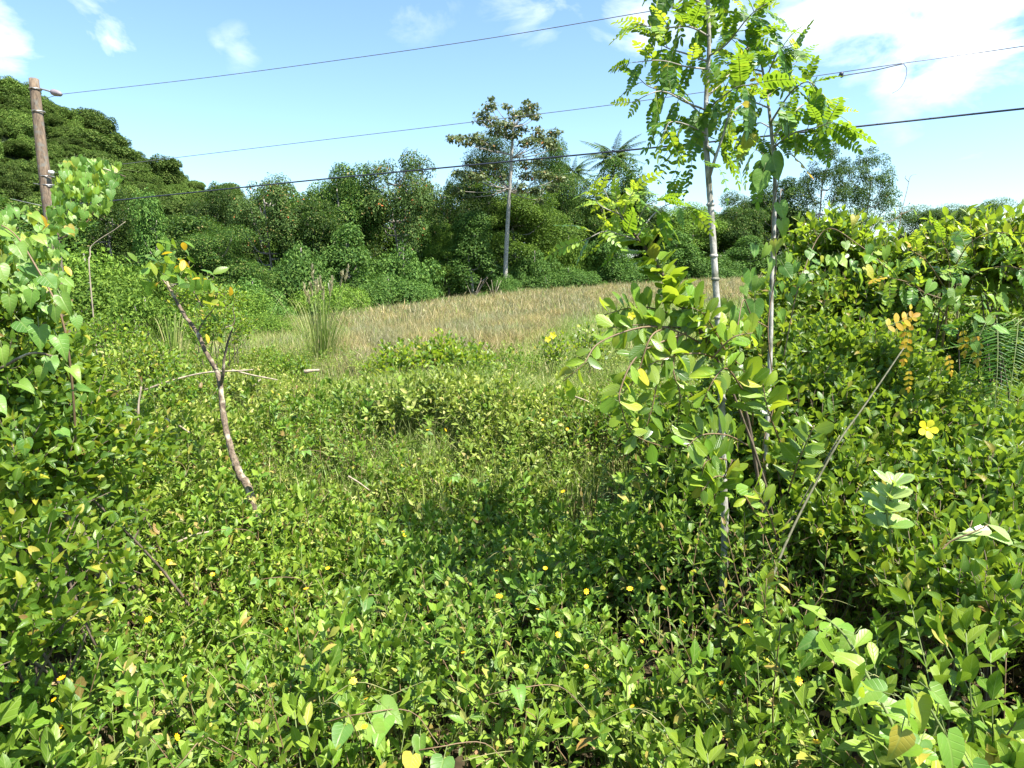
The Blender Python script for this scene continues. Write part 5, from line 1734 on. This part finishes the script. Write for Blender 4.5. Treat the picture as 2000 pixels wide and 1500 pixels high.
# ================================================================== LEFT THICKET
lt = leafy_thing('left_thicket', 'dense thicket of small glossy leaves filling the left edge', 'thicket',
                 [B(-60, 760, 2.5, .42, .42, .4), B(40, 830, 2.5, .32, .28, .3), B(120, 900, 2.45, .28, .2, .25), B(-20, 960, 2.2, .35, .25, .3), B(170, 1000, 2.6, .25, .14, .25), B(-20, 570, 2.6, .22, .2, .3), B(30, 1120, 1.9, .3, .14, .25), B(230, 900, 3.1, .25, .16, .25), B(-10, 1230, 1.75, .25, .10, .2)],
                 1500, .052, L_oval, m_small, 1001, nodes=4, slen=.16, leafobjs=280, big_me=leaf3('b6', m_small), up=.5)
hl = empty('heart_leaf_vine', P(80, 640, 2.2) * np.array([1, 1, 0]), 'vine with big pale heart-shaped leaves hanging over the left thicket', 'vine')
r = np.random.default_rng(1010)
link('stem', to_mesh('hl_stem', local(tube([P(150, 900, 2.3), P(140, 740, 2.2), P(120, 620, 2.15), P(70, 520, 2.15), P(20, 450, 2.2), P(-60, 420, 2.2)], .004, .002, 6, 8), hl), m_rstem), hl)
HL = [(52, 648, .115, .7, -.5), (88, 660, .12, .35, -.9), (125, 680, .115, .5, -.8), (132, 600, .10, .5, -.8), (60, 540, .10, .9, -.5), (20, 470, .09, .8, -.5), (45, 500, .09, .6, -.7), (100, 560, .10, .7, -.7), (120, 620, .09, 0, -1), (75, 590, .09, -.2, -1),
      (30, 600, .10, .2, -1), (10, 540, .10, .5, -.8), (110, 720, .09, .2, -1), (150, 740, .09, .8, -.4), (95, 740, .08, -.2, -1), (0, 440, .09, .5, -.9), (-15, 500, .1, .7, -.6), (160, 780, .09, .9, .2), (0, 800, .10, .7, -.6), (50, 770, .10, .9, -.2), (130, 860, .08, .6, -.4),
      (60, 880, .085, .1, -1), (15, 700, .09, .3, -.9), (160, 640, .07, .3, -1), (85, 480, .08, .8, -.5), (75, 440, .08, .8, -.3)]
for (u, v, L, dx, dz) in HL:
    put('leaf', hearts[r.integers(0, 3)], P(u - 12, v - 20, 2.12 + r.normal() * .05), (dx + r.normal() * .1, -.3, dz), (.45 + r.normal() * .25, -.6, .75), L * .58, hl)
for k in range(230):
    u, v = r.uniform(-30, 130), r.uniform(400, 600)
    if v < 395 + .55 * abs(u - 40):
        continue
    put('leaf', hearts[r.integers(0, 3)] if r.random() < .94 else one_orange, P(u, v, 2.45 + r.normal() * .12), (r.normal() * .6, -.2 + r.normal() * .3, -.7), (.5 + r.normal() * .4, -.5, .8), r.uniform(.025, .045), hl)

vt = empty('vine_tower', P(170, 400, 3.6) * np.array([1, 1, 0]), 'arching top of yellow-green vine leaves beside the utility pole', 'vine')
r = np.random.default_rng(1020)
link('stem', to_mesh('vt_stem', local(tube([P(60, 760, 3.4), P(85, 600, 3.5), P(110, 470, 3.55), P(140, 400, 3.6), P(165, 340, 3.6), P(200, 330, 3.55), P(245, 345, 3.5)], .008, .003, 7, 8, .1), vt), m_bark_flaky), vt)
link('stem', to_mesh('vt_stem', local(tube([P(110, 470, 3.55), P(150, 450, 3.5), P(180, 420, 3.5), P(190, 380, 3.5)], .005, .002, 6, 6, .1), vt), m_rstem), vt)
link('tendril', to_mesh('vt_tendril', local(tube([P(225, 340, 3.5), P(240, 332, 3.5), P(255, 333, 3.5), P(272, 336, 3.5)], .0022, .001, 4, 6), vt), m_stem), vt)
n = 0
while n < 300:
    u, v = r.uniform(90, 235), r.uniform(310, 470)
    inside = ((u - 165) / 62) ** 2 + ((v - 372) / 58) ** 2 < 1 or ((u - 115) / 50) ** 2 + ((v - 440) / 28) ** 2 < 1 or (u > 200 and abs(v - 345) < 18)
    if not inside:
        continue
    n += 1
    red = v > 400 and u > 160 and r.random() < .2
    put('leaf', one_orange if red else (one_heart if r.random() < .75 else one_young), P(u, v - 12, 3.55 + r.normal() * .12), (r.normal() * .45 + .1, -.1 + r.normal() * .3, -.9), (.6 + r.normal() * .35, -.6, .55), r.uniform(.032, .052), vt)

for pts, rr, d, lb in [([(95, 980), (150, 1030), (200, 1090), (250, 1150)], .011, 2.25, 'brown dead branch sloping down under the left thicket'),
                       ([(120, 1060), (170, 1090), (215, 1120)], .006, 2.1, 'thin brown dead branch below the sloping one at left'),
                       ([(0, 720), (60, 690), (110, 697)], .005, 2.2, 'dry curled twig poking out of the left thicket'),
                       ([(70, 1130), (95, 1180), (110, 1250)], .006, 1.85, 'short dead stick under the left thicket near the frame edge')]:
    tag(link('dead_branch', to_mesh('dead_branch', tube([P(u, v, d) for u, v in pts], rr, rr * .6, 7, 6, .14), m_bark_flaky)), lb, 'branch', 'dead branches at the left thicket')

# ================================================================== CREEPERS AND FLOWERS ON THE GROUND COVER
spots = [(690, 1165, .085, 'creeper with three heart leaves below the centre of the ground cover'), (1010, 1345, .085, 'large single veined heart leaf near the bottom centre'), (700, 1395, .09, 'pale heart leaves at the bottom, left of centre'),
         (430, 1035, .06, 'pair of heart leaves right of the leaning stem foot'), (880, 930, .07, 'pale heart leaves in the middle of the ground cover'), (940, 940, .07, 'heart leaves right of the pale middle ones'),
         (520, 1130, .05, 'small heart leaves left of the shaded hollow'),
         (300, 900, .06, 'heart leaves beside the thin upright dead stem'), (590, 880, .055, 'heart leaf creeper left of centre'), (1780, 1190, .09, 'pale heart leaf under the whorled plant'), (850, 1460, .08, 'yellow-green leaves at the bottom edge near the centre')]
r = np.random.default_rng(1100)
for (u, v, L, lb) in spots:
    q = hit(u, v, .05)
    root = empty('creeper', q, lb, 'creeper', 'heart-leaved creepers on the ground cover')
    for k in range(1 if 'single' in lb else r.integers(3, 6)):
        a = r.uniform(0, 6.28)
        off = np.array([math.cos(a), math.sin(a) * .7, 0]) * L * (0 if 'single' in lb else .8)
        put('leaf', hearts[r.integers(0, 3)], q + off, (r.normal() * .5, -.8 + r.normal() * .4, -.35), (r.normal() * .3, -.35, 1), L * .72 * r.uniform(.8, 1.15), root)
    link('stem', to_mesh('creeper_stem', tube([(-.1, .05, -.06), (0, 0, 0), (.12, .04, -.02), (.2, -.03, -.06)], .002, .0012, 4, 5), m_rstem), root)


def flower_parts():
    pet = repeat(blade([0, .4, .8], [.5, 1, .9], .52, .05, -.08), np.array([(math.cos(a) * .12, math.sin(a) * .12, 0) for a in np.arange(8) * .785]),
                 frames(np.array([(math.cos(a), math.sin(a), .12) for a in np.arange(8) * .785]), np.array([(0, 0, 1.)] * 8)), np.full(8, .9))
    core = tube([(0, 0, -.05), (0, 0, .05), (0, 0, .12)], 0, 0, 8, 2, radii=[.22, .24, .10])
    stalk = tube([(0, 0, -4.0), (.3, 0, -2), (0, 0, -.05)], .07, .06, 4, 4)
    return to_mesh('petals', pet, m_petal), to_mesh('centre', core, m_core), to_mesh('stalk', stalk, m_stem)


FP = flower_parts()
FL = [(790, 1045), (788, 1038), (905, 1275), (120, 1325), (105, 1367), (115, 1420), (1230, 1150), (1145, 1155), (1050, 1190), (1090, 1240), (1253, 1253), (1445, 1222), (1457, 1216), (1410, 1335), (1740, 1305), (1595, 1450), (1480, 1490), (1855, 1250),
      (1620, 1055), (770, 935), (1075, 940), (715, 1365), (712, 1420), (345, 1440), (450, 1155), (330, 1098), (415, 1122), (362, 1325), (1060, 820), (1108, 838), (1395, 1365), (1145, 1302), (1235, 1380), (870, 840), (835, 840), (915, 865), (940, 855), (785, 910), (855, 948),
      (727, 1012), (200, 805), (245, 805), (205, 822), (640, 1110), (598, 1150), (690, 1330), (1335, 1215), (1065, 1110), (970, 1115), (975, 1165), (545, 770), (555, 792), (1210, 825), (1575, 1010), (1100, 960), (1012, 830), (1560, 1330), (290, 1210), (560, 1230), (820, 1180), (30, 1330)]
LM = [('the foot of the leaning flaky stem', 490, 975), ('the left thicket', 150, 1050), ('the bottom left corner', 40, 1450), ('the bare base of the taller sapling', 1415, 1075), ('the foot of the long leaning stem', 1500, 1150),
      ('the big single veined heart leaf', 1010, 1345), ('the three-leaved heart creeper', 690, 1165), ('the bottom right bright shoot', 1730, 1380), ('the fern bank', 1220, 930), ('the pale middle heart leaves', 880, 930),
      ('the upright dead stem at left', 272, 850), ('the low right-of-centre bush', 1060, 805), ('the pale heart leaves at the bottom', 700, 1395), ('the dead branch behind the leaning stem', 520, 745)]
ORD = ['nearest', 'second nearest', 'third nearest', 'fourth nearest', 'fifth nearest', 'sixth nearest', 'seventh nearest', 'eighth nearest', 'ninth nearest', 'tenth nearest', 'farthest', 'most distant']


def flabel(u, v):
    own = {}
    for q in FL:
        own.setdefault(min(LM, key=lambda m: math.hypot(m[1] - q[0], m[2] - q[1]))[0], []).append(q)
    m = min(LM, key=lambda m: math.hypot(m[1] - u, m[2] - v))
    k = sorted(own[m[0]], key=lambda q: math.hypot(m[1] - q[0], m[2] - q[1])).index((u, v))
    return 'small yellow daisy flower, %s to %s' % (ORD[k], m[0])


r = np.random.default_rng(1200)
for (u, v) in FL:
    q = hit(u, v, .07)
    dist = q[1]
    s = (.0115 if v > 1000 else .014) * r.uniform(.55, 1.2)
    root = empty('yellow_flower', q, flabel(u, v), 'flower', 'orange-yellow daisy flowers on the ground cover')
    R = frames(np.array([[r.normal(), r.normal(), .1]]), np.array([[r.normal() * .7, -.5 + r.normal() * .5, .8]]))[0]
    root.matrix_world = Matrix.Translation(Vector(q.tolist())) @ Matrix(R.tolist()).to_4x4() @ Matrix.Scale(float(s), 4)
    for nm, me in zip(('petals', 'centre', 'stalk'), FP):
        link(nm, me, root)

pet2 = repeat(L_obov, np.array([(math.cos(a) * .1, math.sin(a) * .1, 0) for a in np.arange(5) * 1.2566]), frames(np.array([(math.cos(a), math.sin(a), .45) for a in np.arange(5) * 1.2566]), np.array([(0, 0, 1.)] * 5)), np.array([[1.5, 1, 1]] * 5, float))
P2 = to_mesh('bell_petals', pet2, m_petal2)
T2 = to_mesh('bell_tube', tube([(0, 0, -.9), (0, 0, -.4), (0, 0, .05)], 0, 0, 8, 3, radii=[.10, .16, .30]), m_petal2)
for (u, v, d, s, lb) in [(1810, 838, 2.65, .038, 'large lemon yellow flower on the right bush'), (1080, 655, 8.6, .045, 'yellow flower above the grass right of centre, upper one'), (1070, 663, 8.7, .04, 'yellow flower above the grass right of centre, lower one'),
                         (1233, 617, 2.35, .014, 'small yellow flower among the hanging sprays')]:
    root = empty('yellow_bell_flower', P(u, v, d), lb, 'flower')
    R = frames(np.array([[0.2, .3, 1.]]), np.array([[-.1, -1, .35]]))[0]
    root.matrix_world = Matrix.Translation(Vector(P(u, v, d).tolist())) @ Matrix(R.tolist()).to_4x4() @ Matrix.Scale(s, 4)
    link('petals', P2, root)
    link('flower_tube', T2, root)
